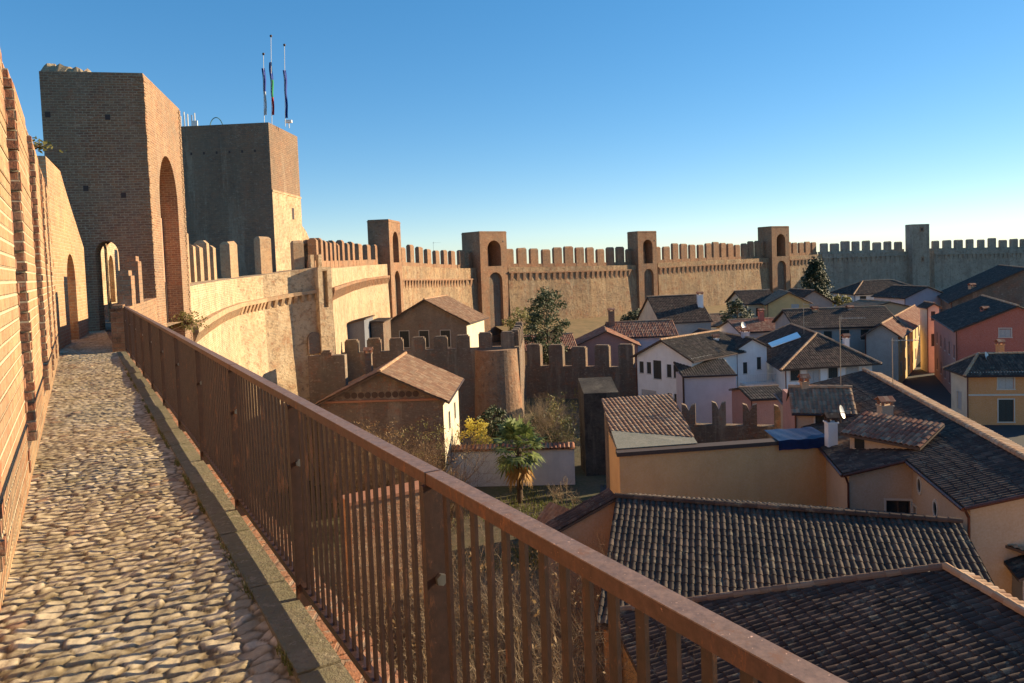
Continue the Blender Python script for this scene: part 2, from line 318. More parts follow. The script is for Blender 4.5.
# tiled roof slope over a convex polygon; e = eave direction; columns of half-round tiles run up the slope
def slope(mb, pts, e, period=0.24, amp=0.045, rowlen=0.36, cs=4, step=0.02, thick=0.1, under=None):
    pts = [Vector(p) for p in pts]; o = pts[0]
    n = Vector((0, 0, 0))
    for i in range(len(pts)): n += pts[i].cross(pts[(i + 1) % len(pts)])
    n.normalize()
    if n.z < 0: n = -n
    e = Vector(e); e = (e - n * e.dot(n)).normalized(); g = n.cross(e)
    if g.z < 0: g = -g
    q = [((p - o).dot(e), (p - o).dot(g)) for p in pts]
    umin, umax = min(a for a, _ in q), max(a for a, _ in q); vmin, vmax = min(b for _, b in q), max(b for _, b in q)
    def span(u):
        lo, hi = 1e9, -1e9
        for i in range(len(q)):
            (a, b), (c, d) = q[i], q[(i + 1) % len(q)]
            if abs(a - c) < 1e-9:
                if abs(u - a) < 1e-6: lo = min(lo, b, d); hi = max(hi, b, d)
            elif min(a, c) - 1e-9 <= u <= max(a, c) + 1e-9:
                t = b + (d - b) * (u - a) / (c - a); lo = min(lo, t); hi = max(hi, t)
        return lo, hi
    nc = max(2, int((umax - umin) / period) * cs); nr = max(1, int((vmax - vmin) / rowlen))
    us = [umin + (umax - umin) * i / nc for i in range(nc + 1)]
    base = len(mb.v); rows = 2 * nr + 1 if step > 0 else nr + 1
    fr = random.Random(int(abs(o.x * 37 + o.y * 91)) + nc)
    jit = [[fr.uniform(-.3, .3) for _ in range(nr + 1)] for _ in range(nc // cs + 2)]
    loc = []
    for i, u in enumerate(us):
        lo, hi = span(min(max(u, umin + 1e-6), umax - 1e-6))
        c = i // cs; ph = (i % cs) / cs
        w = amp * (abs(math.sin(math.pi * ph)) if cs > 2 else (ph > 0)) - amp * .5
        sag = 0.02 * math.sin(u * 0.35 + o.x) * min(1, (vmax - vmin) / 5)
        for j in range(rows):
            if step > 0:
                k = j // 2; t = vmin + (vmax - vmin) * k / nr
                off = step * (1 if j % 2 else 0)
                if j % 2 == 0 and j > 0: pass
                hgt = w + (step if j % 2 == 1 else 0) * 1.0
                # saw-tooth: each course starts high at its lower end and sinks to the next
                if j % 2 == 1: tt = t + 0.001; hgt = w + step
                else: tt = t; hgt = w
                tt += jit[c][min(k, nr)] * 0.13 * (1 if 0 < k < nr else 0); hgt += jit[(c * 7 + k * 3) % len(jit)][min(k, nr)] * .045
            else: tt = vmin + (vmax - vmin) * j / nr; hgt = w
            t2 = min(max(tt, lo), hi)
            p = o + e * u + g * t2 + n * (hgt + sag); mb.v.append(tuple(p)); loc.append((u, t2))
    for i in range(nc):
        for j in range(rows - 1):
            a = i * rows + j; b = (i + 1) * rows + j; idx = (a, b, b + 1, a + 1)
            if abs(loc[a][1] - loc[a + 1][1]) < 1e-7 and abs(loc[b][1] - loc[b + 1][1]) < 1e-7: continue
            mb.f.append(tuple(base + k for k in idx)); mb.mi.append(mb.cur)
            mb.uv.append([(loc[k][0] - umin + 0.001, loc[k][1] - vmin - 0.004 + (0.002)) for k in idx])
    # body below the tiles
    a = [p - n * (amp * .5 + 0.035) for p in pts]
    if (a[1] - a[0]).cross(a[2] - a[0]).z < 0: a = a[::-1]
    sv = mb.cur
    if under is not None: mb.cur = under
    mb.prism([p - Vector((0, 0, thick)) for p in a], (0, 0, thick))
    mb.cur = sv

def ridge(mb, p, q, r=0.13, seg=0.4):
    p = Vector(p); q = Vector(q); d = q - p; L = d.length; d.normalize(); n = max(1, int(L / seg))
    side = Vector((-d.y, d.x, 0)).normalized(); upv = side.cross(d) * -1
    if upv.z < 0: upv = -upv
    for k in range(n):
        a = p + d * (L * k / n); b = p + d * (L * (k + 1) / n + 0.05); ra, rb = r * 1.08, r * 0.92
        A = [a + side * ra * math.cos(t) + upv * ra * math.sin(t) for t in np.linspace(-0.2, math.pi + 0.2, 7)]
        B = [b + side * rb * math.cos(t) + upv * rb * math.sin(t) for t in np.linspace(-0.2, math.pi + 0.2, 7)]
        for i in range(6): mb.poly([A[i], A[i + 1], B[i + 1], B[i]], [(k * .4, i * .2)] * 4)
        mb.poly(A, [(k * .4, .1)] * 7)

# a window: frame and pane in a recess; face frame (o,u,nin)
def window(parent, o, u, nin, s0, s1, z0, z1, style='glass', frame=True, depth=0.12):
    mb = MB(); fwd = -0.03; t = 0.09
    if frame:
        for a0, a1, b0, b1 in ((s0 - t, s1 + t, z1 + .002, z1 + t), (s0 - t - .05, s1 + t + .05, z0 - t, z0 - .002), (s0 - t, s0 - .002, z0, z1), (s1 + .002, s1 + t, z0, z1)):
            mb.box(o, u, nin, a0, a1, fwd, 0.02, b0, b1)
    else:
        mb.box(o, u, nin, s0 - .06, s1 + .06, fwd, 0.03, z0 - .08, z0 - .004)
    w = mb.build('window', M['frame'], parent, org=P3(o, u, nin, (s0 + s1) / 2, 0, z0))
    pb = MB()
    if style == 'glass':
        pb.box(o, u, nin, s0 - .01, s1 + .01, depth - .03, depth + .01, z0 - .01, z1 + .01)
        g = pb.build('pane', M['glass'], w, org=P3(o, u, nin, (s0 + s1) / 2, 0, z0))
        fb = MB(); m = (s0 + s1) / 2
        fb.box(o, u, nin, m - .03, m + .03, depth - .06, depth - .032, z0, z1)
        fb.box(o, u, nin, s0, s0 + .05, depth - .06, depth - .032, z0, z1); fb.box(o, u, nin, s1 - .05, s1, depth - .06, depth - .032, z0, z1)
        fb.box(o, u, nin, s0 + .05, m - .03, depth - .055, depth - .034, z1 - .06, z1); fb.box(o, u, nin, m + .03, s1 - .05, depth - .055, depth - .034, z1 - .06, z1)
        fb.build('sash', M['wood'], w, org=P3(o, u, nin, m, 0, z0))
    else:
        mt = M['shutter'] if style == 'dark' else M['shutter_pale']
        m = (s0 + s1) / 2
        for a, b in ((s0 + .01, m - .012), (m + .012, s1 - .01)):
            pb.box(o, u, nin, a, b, depth - .06, depth + .01, z0 + .01, z1 - .01)
            k = z0 + .1
            while k < z1 - .1: pb.box(o, u, nin, a + .05, b - .05, depth - .075, depth - .062, k, k + .04); k += .09
        pb.build('shutter', mt, w, org=P3(o, u, nin, m, 0, z0))
    return w

def chimney(parent, x, y, z0, z1, w=0.5, mat='white', cap='tile_red'):
    mb = MB(); mb.box((x, y), (1, 0), (0, 1), -w / 2, w / 2, -w / 2, w / 2, z0, z1)
    mb.box((x, y), (1, 0), (0, 1), -w / 2 - .05, w / 2 + .05, -w / 2 - .05, w / 2 + .05, z1 + .002, z1 + .08)
    c = mb.build('chimney', M[mat], parent, org=(x, y, z0))
    cb = MB(); h = z1 + .08
    for sx in (-1, 1):
        for sy in (-1, 1): cb.box((x + sx * w * .4, y + sy * w * .4), (1, 0), (0, 1), -.06, .06, -.06, .06, h, h + .2)
    a = w / 2 + .1
    for sg in (-1, 1):
        cb.prism([(x - a, y + sg * a, h + .2), (x + a, y + sg * a, h + .2), (x + a, y, h + .42), (x - a, y, h + .42)][::-sg], (0, 0, .05))
    cb.build('chimney_cap', M[cap], c, org=(x, y, z1))
    return c

# gabled or hipped house. o front-left corner, u along front (left->right), v depth
def house(name, label, o, u, Wd, D, z_e, rise, axis='v', wall='white', roof='tile_dark', over=0.4, z0=0.0, wins=(), wmats=None, hip=(0, 0), cs=4, period=0.24, rowlen=0.6, step=0.02, cat='house', group=None, lit_ridge=True, chims=(), gutter=True, v=None, ratio=0.5):
    v = v or perp(u); t = thing(name, label, cat, (o[0], o[1], z0), group)
    C2 = lambda a, b: (o[0] + u[0] * a + v[0] * b, o[1] + u[1] * a + v[1] * b)
    faces = {'front': (C2(0, 0), u, v, Wd), 'right': (C2(Wd, 0), v, (-u[0], -u[1]), D), 'back': (C2(Wd, D), (-u[0], -u[1]), (-v[0], -v[1]), Wd), 'left': (C2(0, D), (-v[0], -v[1]), u, D)}
    hw = {k: [] for k in faces}
    for f, s, zc, w, h, *st in wins: hw[f].append(dict(s0=s - w / 2, s1=s + w / 2, z0=zc - h / 2, z1=zc + h / 2, st=st[0] if st else 'glass', fr=st[1] if len(st) > 1 else True))
    wmats = wmats or {}
    for f, (fo, fu, fn, fl) in faces.items():
        mb = MB(); gab = (axis == 'v' and f in ('front', 'back') and not hip[0 if f == 'front' else 1]) or (axis == 'u' and f in ('left', 'right') and not hip[0 if f == 'left' else 1])
        facade(mb, fo, fu, fn, fl, z0, z_e, [dict(h, back=False) for h in hw[f]], depth=0.13)
        if gab:
            rr = ratio if f in ('front', 'left') else 1 - ratio
            if axis == 'u': rr = ratio if f == 'right' else 1 - ratio
            mb.poly([P3(fo, fu, fn, 0, 0, z_e), P3(fo, fu, fn, fl, 0, z_e), P3(fo, fu, fn, fl * rr, 0, z_e + rise - .06)])
        mb.build('wall', M[wmats.get(f, wall)], t)
        for h in hw[f]: window(t, fo, fu, fn, h['s0'], h['s1'], h['z0'], h['z1'], h['st'], h['fr'])
    rb = MB(); cap = MB(); ov = over
    if axis == 'v':
        y0 = -ov if not hip[0] else hip[0]; y1 = D + ov if not hip[1] else D - hip[1]; mid = Wd * ratio
        zr = z_e + rise; kl = rise / mid; kr = rise / (Wd - mid)
        A = P3(o, u, v, -ov, -ov, z_e - kl * ov); B = P3(o, u, v, Wd + ov, -ov, z_e - kr * ov); Cc = P3(o, u, v, Wd + ov, D + ov, z_e - kr * ov); Dd = P3(o, u, v, -ov, D + ov, z_e - kl * ov)
        r1 = P3(o, u, v, mid, y0, zr); r2 = P3(o, u, v, mid, y1, zr)
        kw = dict(period=period, rowlen=rowlen, cs=cs, step=step, under=1)
        slope(rb, [Dd, A, r1, r2], (v[0], v[1], 0), **kw); slope(rb, [B, Cc, r2, r1], (v[0], v[1], 0), **kw)
        if hip[0]: slope(rb, [A, B, r1], (u[0], u[1], 0), **kw); ridge(cap, A, r1); ridge(cap, B, r1)
        if hip[1]: slope(rb, [Cc, Dd, r2], (u[0], u[1], 0), **kw); ridge(cap, Cc, r2); ridge(cap, Dd, r2)
        ridge(cap, r1, r2)
        gl = ((A, Dd), (B, Cc))
    else:
        x0 = -ov if not hip[0] else hip[0]; x1 = Wd + ov if not hip[1] else Wd - hip[1]; mid = D * ratio
        zr = z_e + rise; kl = rise / mid; kr = rise / (D - mid)
        A = P3(o, u, v, -ov, -ov, z_e - kl * ov); B = P3(o, u, v, Wd + ov, -ov, z_e - kl * ov); Cc = P3(o, u, v, Wd + ov, D + ov, z_e - kr * ov); Dd = P3(o, u, v, -ov, D + ov, z_e - kr * ov)
        r1 = P3(o, u, v, x0, mid, zr); r2 = P3(o, u, v, x1, mid, zr)
        kw = dict(period=period, rowlen=rowlen, cs=cs, step=step, under=1)
        slope(rb, [A, B, r2, r1], (u[0], u[1], 0), **kw); slope(rb, [Cc, Dd, r1, r2], (u[0], u[1], 0), **kw)
        if hip[0]: slope(rb, [Dd, A, r1], (v[0], v[1], 0), **kw); ridge(cap, A, r1); ridge(cap, Dd, r1)
        if hip[1]: slope(rb, [B, Cc, r2], (v[0], v[1], 0), **kw); ridge(cap, B, r2); ridge(cap, Cc, r2)
        ridge(cap, r1, r2); gl = ((A, B), (Cc, Dd))
    ro = rb.build('roof', [M[roof], M['soffit']], t); ro2 = cap.build('ridge_cap', M['tile_ridge_and_sunny'], ro, smooth=False)
    if gutter:
        gb = MB()
        for p, q in gl: gb = MB(); gb.tube(p - Vector((0, 0, .1)), q - Vector((0, 0, .1)), .07, n=6); gb.build('gutter', M['pipe'], ro)
    if gutter and cs >= 4 and z_e > 3:
        db = MB(); q = P3(o, u, v, -.07, -.07, 0); db.tube((q.x, q.y, z0), (q.x, q.y, z_e - .1), .055); db.build('downpipe', M['copper'], t)
    for (a, b, zt, w, m) in chims:
        x, y = C2(a, b); chimney(t, x, y, z_e + 0.1, zt, w, m)
    return t

# ------------------------------------------------------------------ ground, sky, light
gb = MB(); gb.poly([(-900, -300, 0), (1500, -300, 0), (1500, 2500, 0), (-900, 2500, 0)])
m, nt, b = newmat('ground_earth', 0.95); pos = posn(nt)
c = mixc(nt, ramp(nt, noise(nt, pos, 0.12, 6, 0.6), 0.4, 0.6), (0.1, 0.075, 0.05), (0.075, 0.075, 0.03))
c = mixc(nt, ramp(nt, noise(nt, pos, 3, 6, 0.7), 0.45, 0.7), c, (0.14, 0.11, 0.07)); nt.links.new(c, b.inputs['Base Color'])
struct(gb.build('ground', m))

SUN_AZ, SUN_EL = R(22), R(18.0)
sd = Vector((math.cos(SUN_AZ) * math.cos(SUN_EL), math.sin(SUN_AZ) * math.cos(SUN_EL), math.sin(SUN_EL)))
sl = bpy.data.lights.new('sun', 'SUN'); so = bpy.data.objects.new('sun', sl); COL.objects.link(so)
sl.energy = 5.0; sl.angle = R(0.5); sl.color = (1.0, 0.79, 0.5)
so.rotation_euler = (-sd).to_track_quat('-Z', 'Y').to_euler(); so.location = (30, 10, 60)
wd = bpy.data.worlds.new("World"); S.world = wd; wd.use_nodes = True; nt = wd.node_tree
sky = nt.nodes.new('ShaderNodeTexSky'); sky.sky_type = 'NISHITA'; sky.sun_disc = False
sky.sun_elevation = SUN_EL; sky.sun_rotation = math.pi / 2 - SUN_AZ; sky.altitude = 50; sky.air_density = 0.8; sky.dust_density = 0.05; sky.ozone_density = 3.2
bg = nt.nodes['Background']; bg.inputs[1].default_value = 0.138
hs = nt.nodes.new('ShaderNodeHueSaturation'); hs.inputs['Saturation'].default_value = 1.5
gm_ = nt.nodes.new('ShaderNodeGamma'); gm_.inputs[1].default_value = 0.66; nt.links.new(sky.outputs[0], gm_.inputs[0]); nt.links.new(gm_.outputs[0], hs.inputs['Color']); nt.links.new(hs.outputs[0], bg.inputs[0])
S.view_settings.view_transform = 'Standard'; S.view_settings.look = 'None'; S.view_settings.exposure = 1.08; S.view_settings.gamma = 1

# ------------------------------------------------------------------ the walkway we stand on
dv = Vector((-0.506, 0.8625)); dv.normalize(); dd = (dv.x, dv.y); rr = (dv.y, -dv.x)      # along / to the right
O = (0.0, 0.0); ZW = 14.3
def L(t, s, z): return Vector((dd[0] * t + rr[0] * s, dd[1] * t + rr[1] * s, z))
def cobbles():
    rng = np.random.default_rng(3)
    cw, cl = 0.115, 0.082; nx, ny = 16, 500
    jx = rng.random((nx, ny)) * 0.96 + .02; jy = rng.random((nx, ny)) * 0.92 + .04
    hh = rng.random((nx, ny)); tone = rng.random((nx, ny)) * 1.35 - .3; tilt = rng.normal(0, 0.07, (nx, ny, 2))
    V = []; F = []; Cc = []
    def patch(t0, t1, res, s0=-.5, s1=.74):
        ns = int((s1 - s0) / res) + 1; n_t = int((t1 - t0) / res) + 1
        s = np.linspace(s0, s1, ns); t = np.linspace(t0, t1, n_t); Sg, Tg = np.meshgrid(s, t)
        sw = Sg + 0.012 * np.sin(Tg * 19 + Sg * 4) + .004 * np.sin(Tg * 71); tw = Tg + 0.012 * np.sin(Sg * 17 + Tg * 3) + .004 * np.sin(Sg * 67)
        gx = (sw + .6) / cw; gy = (tw + 9) / cl; gx += 0.5 * (np.floor(gy) % 2) * 0
        ix = np.floor(gx).astype(int); iy = np.floor(gy).astype(int)
        f1 = np.full(gx.shape, 9.0); f2 = np.full(gx.shape, 9.0); bi = np.zeros(gx.shape, int); bj = np.zeros(gx.shape, int); ox = np.zeros(gx.shape); oy = np.zeros(gx.shape)
        for a in (-1, 0, 1):
            for c in (-1, 0, 1):
                ii = np.clip(ix + a, 0, nx - 1); jj = np.clip(iy + c, 0, ny - 1)
                dx = gx - (ix + a + jx[ii, jj]); dy = gy - (iy + c + jy[ii, jj]); d = np.sqrt(dx * dx + dy * dy)
                cl1 = d < f1; f2 = np.where(cl1, f1, np.minimum(f2, d))
                bi = np.where(cl1, ii, bi); bj = np.where(cl1, jj, bj); ox = np.where(cl1, dx, ox); oy = np.where(cl1, dy, oy); f1 = np.minimum(f1, d)
        e = np.clip((f2 - f1) / 0.36, 0, 1); dome = np.sqrt(1 - (1 - e) ** 2)
        h = dome * (0.010 + 0.007 * hh[bi, bj]) + e * (tilt[bi, bj, 0] * ox * cw + tilt[bi, bj, 1] * oy * cl) * 1.6
        h += 0.0025 * np.sin(Sg * 83 + Tg * 41) * np.sin(Tg * 97)
        h += 0.012 * np.sin(Tg * 1.7) + 0.008 * np.sin(Sg * 5 + Tg * .8)
        z = ZW - 0.035 + h
        base = len(V)
        X = dd[0] * Tg + rr[0] * Sg; Yy = dd[1] * Tg + rr[1] * Sg
        V.extend(np.stack([X.ravel(), Yy.ravel(), z.ravel()], 1).tolist())
        k = tone[bi, bj]; stone = np.stack([0.47 + .22 * k, 0.38 + .19 * k, 0.245 + .15 * k], -1)
        red = (hh[bi, bj] > .97)[..., None]; stone = np.where(red, np.array([.4, .25, .16]), stone)
        earth = np.array([.15, .105, .055]); mx = np.clip(e * 2.0 - .25, 0, 1)[..., None]
        colr = stone * mx + earth * (1 - mx); Cc.extend(colr.reshape(-1, 3).tolist())
        i = np.arange(n_t - 1)[:, None] * ns + np.arange(ns - 1)[None, :]; i = i.ravel() + base
        F.extend(np.stack([i, i + ns, i + ns + 1, i + 1], 1).tolist())
    patch(-7, 1.8, 0.035); patch(1.8, 8.5, 0.0115); patch(8.5, 29, 0.022)
    me = bpy.data.meshes.new('walkway'); me.from_pydata(V, [], F)
    ca = me.color_attributes.new('Col', 'FLOAT_COLOR', 'POINT')
    ca.data.foreach_set('color', np.concatenate([np.array(Cc), np.ones((len(Cc), 1))], 1).ravel())
    me.polygons.foreach_set('use_smooth', [True] * len(me.polygons))
    m, nt, b = newmat('cobble_stones', 0.8)
    at = N(nt, 'ShaderNodeVertexColor', layer_name='Col'); n1 = noise(nt, posn(nt), 40, 5, 0.7); n2 = noise(nt, posn(nt), 2.0, 5, 0.6)
    c = mixc(nt, ramp(nt, n1, 0.3, 0.8), at.outputs[0], mixc(nt, 0.5, at.outputs[0], (0.2, 0.15, 0.1)))
    c = mixc(nt, ramp(nt, n2, 0.5, 0.7), c, mixc(nt, 0.55, c, (0.22, 0.17, 0.08)))
    nt.links.new(c, b.inputs['Base Color']); bump(nt, b, n1, 0.5, 0.006); me.materials.append(m)
    o = bpy.data.objects.new('walkway', me); COL.objects.link(o); return struct(o)
cobbles()
# kerb stones
kb = MB(); t = -7.0
while t < 20.3:
    ln = rnd.uniform(.7, 1.15); dz = rnd.uniform(-.006, .008); a = rnd.uniform(-.008, .008)
    e1 = min(t + ln, 20.3)
    kb.box(O, rr, dd, .715 + a, .905 + a, t + .006, e1 - .006, ZW - .2, ZW + .004 + dz); t = e1
struct(kb.build('kerb', M['kerb']))
# the wall body underfoot, brick ledge outside the railing
wb = MB()
wb.box(O, rr, dd, -1.05, .7, -7, 29, 0, ZW - .06); wb.box(O, rr, dd, .7, 1.06, -7, 20.3, 0, ZW - .21)
own = wb.build('city_wall', M['dark_brick']); tag(own, 'brick wall body carrying the cobbled wall walk with its railing', 'wall')
lb = MB(); t = -7.0
while t < 20.3:
    e1 = min(t + .125, 20.3); lb.box(O, rr, dd, .908, 1.1 + rnd.uniform(-.012, .012), t + .004, e1 - .004, ZW - .2, ZW - .035 + rnd.uniform(-.008, .006)); t = e1
lb.build('brick_ledge', M['ledge'], own)

# ------------------------------------------------------------------ railing
ral = thing('railing', 'long brown painted metal railing with flat bars along the cobbled wall walk', 'railing', L(2, .94, ZW))
RS = 0.932; T0, T1 = -3.04, 19.35
rb = MB(); rb.box(O, rr, dd, RS - .027, RS + .027, T0, T1, ZW + 1.02, ZW + 1.055); hr = rb.build('handrail', M['railside'], ral)
rb = MB(); rb.box(O, rr, dd, RS - .0265, RS + .0265, T0, T1, ZW + 1.0552, ZW + 1.0582); rb.build('worn_sunlit_top', M['railtop'], hr)  # top strip whose pale colour imitates sunlight as well as worn paint
for t in (-1.32, 2.12, 5.56, 9.0, 12.44, 15.88):
    rb = MB(); rb.box(O, rr, dd, RS - .0285, RS + .0285, t - .004, t + .004, ZW + 1.018, ZW + 1.0595); rb.build('weld_seam', M['rail'], hr)
rb = MB(); rb.box(O, rr, dd, RS - .02, RS + .02, T0, T1, ZW + .05, ZW + .085); rb.build('bottom_rail', M['rail'], ral)
posts = []; t = 2.12
k = -3
while 2.12 + 1.72 * k < T1 + .1:
    posts.append(2.12 + 1.72 * k); k += 1
for i, t in enumerate(posts):
    pb = MB(); pb.box(O, rr, dd, RS - .04, RS + .04, t - .011, t + .011, ZW - .15, ZW + 1.018)
    po = pb.build('post', M['rail'], ral, org=L(t, RS, ZW))
    bb = MB(); q = L(t, RS + .002, ZW + .72); q2 = q - Vector((dd[0], dd[1], 0)) * .03
    bb.tube(q, q2, .012, n=8); bb.tube(q2 + Vector((dd[0], dd[1], 0)) * .012, q2 - Vector((dd[0], dd[1], 0)) * .004, .019, n=6); bb.build('bolt', M['steel'], po, org=L(t, RS, ZW + .72))
near = []; rest = MB()
for a in posts:
    for j in range(1, 19):
        t = a + 1.72 * j / 19
        if t > T1 - .05: break
        near.append(t)
for t in near:
    mb = MB() if 0.6 < t < 9.7 else rest
    mb.box(O, rr, dd, RS - .0055, RS + .0055, t - .014, t + .014, ZW + .084, ZW + 1.021)
    if mb is not rest: mb.build('baluster', M['rail'], ral, org=L(t, RS, ZW + .08))
ro = rest.build('baluster', M['rail'], ral); ro['kind'] = 'stuff'

# ------------------------------------------------------------------ left parapet with tall merlons
par = thing('parapet_wall', 'sunlit brick parapet with tall ragged merlons along the left of the cobbled walk', 'wall', L(8, -.6, ZW))
pb = MB(); pb.box(O, rr, dd, -1.04, -.435, -7, 20.5, ZW - .08, 158 * .092); pb.build('wall_base', M['parapet'], par)
def merlon_courses(t0, t1, ztop, s_in=-.392, s_out=-1.0):
    mb = MB(); z = 158 * .092; k = 0
    while z < ztop:
        h = .078; j0 = rnd.uniform(-.022, .022) + (.02 if k % 2 else 0); j1 = rnd.uniform(-.022, .022) + (.02 if k % 2 else 0); ji = rnd.uniform(-.004, .004)
        ins = .22 * max(0, (z - ztop + .45) / .45) ** 2
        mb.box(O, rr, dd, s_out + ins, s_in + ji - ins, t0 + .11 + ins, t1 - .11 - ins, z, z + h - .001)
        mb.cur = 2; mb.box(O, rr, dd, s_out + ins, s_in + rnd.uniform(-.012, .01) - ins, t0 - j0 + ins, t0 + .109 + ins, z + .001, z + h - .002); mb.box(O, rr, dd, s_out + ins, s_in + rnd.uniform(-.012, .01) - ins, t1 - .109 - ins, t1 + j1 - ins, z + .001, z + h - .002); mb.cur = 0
        mb.cur = 1; mb.box(O, rr, dd, s_out + ins + .02, s_in - .004 - ins, t0 + .012 + ins, t1 - .012 - ins, z + h - .001, z + h + .014); mb.cur = 0
        z += h + .014; k += 1
    o = mb.build('merlon', [M['parapet'], M['mortar'], M['merlon_end']], par, org=L((t0 + t1) / 2, -.7, 158 * .092)); return o
for t0, t1, zt in ((-6.5, -4.2, 18.1), (-2.6, -.6, 18.15), (.9, 3.1, 18.1), (4.5, 6.85, 18.1), (8.1, 10.1, 18.12), (11.7, 13.3, 18.15), (14.2, 15.6, 18.1), (16.4, 17.9, 18.15)):
    merlon_courses(t0, t1, zt)

# ------------------------------------------------------------------ torresino beside the walk (big near tower)
vA = (-0.22, 0.9755); uA = (vA[1], -vA[0])             # depth along the wall, u to the right
cA = W(150, 200, 25.2)                                  # front right corner (inner)
WA, DA = 3.12, 5.7; zA = ZZ(141, 73, 25.2)
oA = (cA.x - uA[0] * WA, cA.y - uA[1] * WA)
tA = thing('wall_tower', 'large near brick tower with dark front and passage arch at the end of the walk', 'tower', (oA[0], oA[1], 0))
mb = MB()
def sA(x): # distance along the front under a pixel column
    d = ray(x, 300); k = d.x / d.y; return (k * oA[1] - oA[0]) / (uA[0] - k * uA[1])
s0, s1 = sA(98), sA(121.5); zc = ZW + 4.6
front_hole = dict(s0=s0, s1=s1, z0=ZW - .1, z1=ZW + 2.55, arch=True, depth=.6, rise=.42)
facade(mb, oA, uA, vA, WA, 0, zA, [front_hole])
oR = (oA[0] + uA[0] * WA, oA[1] + uA[1] * WA)
nin = (-uA[0], -uA[1])
facade(mb, oR, vA, nin, DA, 0, zA, [dict(s0=1.4, s1=4.35, z0=7.5, z1=zA - 4.1, arch=True, depth=.75, rise=1.75, back=False, n=14)])
facade(mb, (oA[0] + vA[0] * DA, oA[1] + vA[1] * DA), (-vA[0], -vA[1]), uA, DA, 0, zA, [dict(s0=.07, s1=DA - 1.0, z0=ZW - .1, z1=ZW + 2.9, arch=True, depth=.1, rise=.6)])  # side opening added so the sunlit parapet shows through the passage
oBk = (oR[0] + vA[0] * DA, oR[1] + vA[1] * DA)
facade(mb, oBk, nin, (-vA[0], -vA[1]), WA, 0, zA, [dict(s0=.25, s1=WA - .07, z0=ZW - .1, z1=ZW + 2.9, arch=True, depth=.1, rise=.6)])  # back arch opened wide, shaped to let sunlight into the room
mb.poly([P3(oA, uA, vA, 0, 0, zA), P3(oA, uA, vA, WA, 0, zA), P3(oA, uA, vA, WA, DA, zA), P3(oA, uA, vA, 0, DA, zA)])
mb.build('wall', M['towerA'], tA)
ib = MB()       # the room inside: left wall, right wall, floor and vault
facade(ib, P3(oA, uA, vA, .105, 0, 0), vA, (-uA[0], -uA[1]), DA, ZW - .08, zc, [dict(s0=1.0, s1=DA - .07, z0=ZW - .079, z1=ZW + 2.9, arch=True, depth=.003, rise=.6)])
ib.poly([P3(oA, uA, vA, WA - .82, .6, ZW - .08), P3(oA, uA, vA, WA - .82, DA - .4, ZW - .08), P3(oA, uA, vA, WA - .82, DA - .4, zc), P3(oA, uA, vA, WA - .82, .6, zc)])
ib.poly([P3(oA, uA, vA, .1, .6, zc), P3(oA, uA, vA, WA - .82, .6, zc), P3(oA, uA, vA, WA - .82, DA - .4, zc), P3(oA, uA, vA, .1, DA - .1, zc)])
ib.poly([P3(oA, uA, vA, .1, -.0, ZW - .09), P3(oA, uA, vA, WA, -.0, ZW - .09), P3(oA, uA, vA, WA, DA + .3, ZW - .09), P3(oA, uA, vA, .1, DA + .3, ZW - .09)])
ib.poly([P3(oA, uA, vA, WA, .6, ZW - .08), P3(oA, uA, vA, s1 + .02, .6, ZW - .08), P3(oA, uA, vA, s1 + .02, .6, zc), P3(oA, uA, vA, WA, .6, zc)])
ib.build('room', M['pale_wall'], tA)
nb = MB(); nb.box(oR, vA, nin, 1.3, 4.45, .74, .8, 7.4, zA - 2.2); nb.build('niche_wall', [M['far_brick']], tA)
nb = MB(); nb.box(oR, vA, nin, 1.42, 4.33, .6, .735, 7.5, ZW + 4.0); nb.build('niche_panel', [M['niche']], tA)
nb = MB(); nb.box(oR, vA, nin, 2.0, 3.6, .52, .598, ZW - .9, ZW + 1.35); d_ = nb.build('door', M['wood'], tA)
nb = MB(); nb.box(oR, vA, nin, 1.86, 1.98, .46, .6, ZW - .9, ZW + 1.5); nb.box(oR, vA, nin, 3.62, 3.74, .46, .6, ZW - .9, ZW + 1.5); nb.box(oR, vA, nin, 1.98, 3.62, .46, .6, ZW + 1.36, ZW + 1.5); nb.build('door_frame', M['pipe'], d_)
# ragged coping and corner quoins
cb = MB(); gx, gy = 14, 12; hgt = [[0 if i in (0, gx) or j in (0, gy) else rnd.uniform(.1, .34) * (1.15 - .5 * i / gx) for j in range(gy + 1)] for i in range(gx + 1)]
for i in range(gx):
    for j in range(gy):
        q = lambda a, b: P3(oA, uA, vA, .02 + 1.5 * a / gx + (0 if a in (0, gx) else .05 * math.sin(a * 7 + b * 3)), .02 + 2.0 * b / gy, zA - .02 + hgt[a][b])
        cb.poly([q(i, j), q(i + 1, j), q(i + 1, j + 1), q(i, j + 1)])
cb.build('rubble_top', M['capstone'], tA)
cb = MB(); z = 6.0; k = 0
while z < zA - .12:
    for (ox, oy, ux, vx) in ((WA, 0, -1, 1), (WA, DA, -1, -1)):
        la = .3 if k % 2 else .16; lb_ = .16 if k % 2 else .3
        cb.box(P3(oA, uA, vA, ox, oy, 0), (uA[0] * ux, uA[1] * ux), (vA[0] * vx, vA[1] * vx), -.012 - rnd.uniform(0, .02), la, -.012 - rnd.uniform(0, .02), lb_, z, z + .082)
    z += .1; k += 1
cb.build('quoins', M['towerA'], tA)
hb = MB()
for x, y in ((60, 117), (119, 117), (93, 189), (130, 195)):
    s = sA(x); z = ZZ(x, y, 25); hb.box(oA, uA, vA, s - .08, s + .08, -.006, .03, z - .09, z + .09)
hb.build('putlog_hole', M['pipe'], tA)

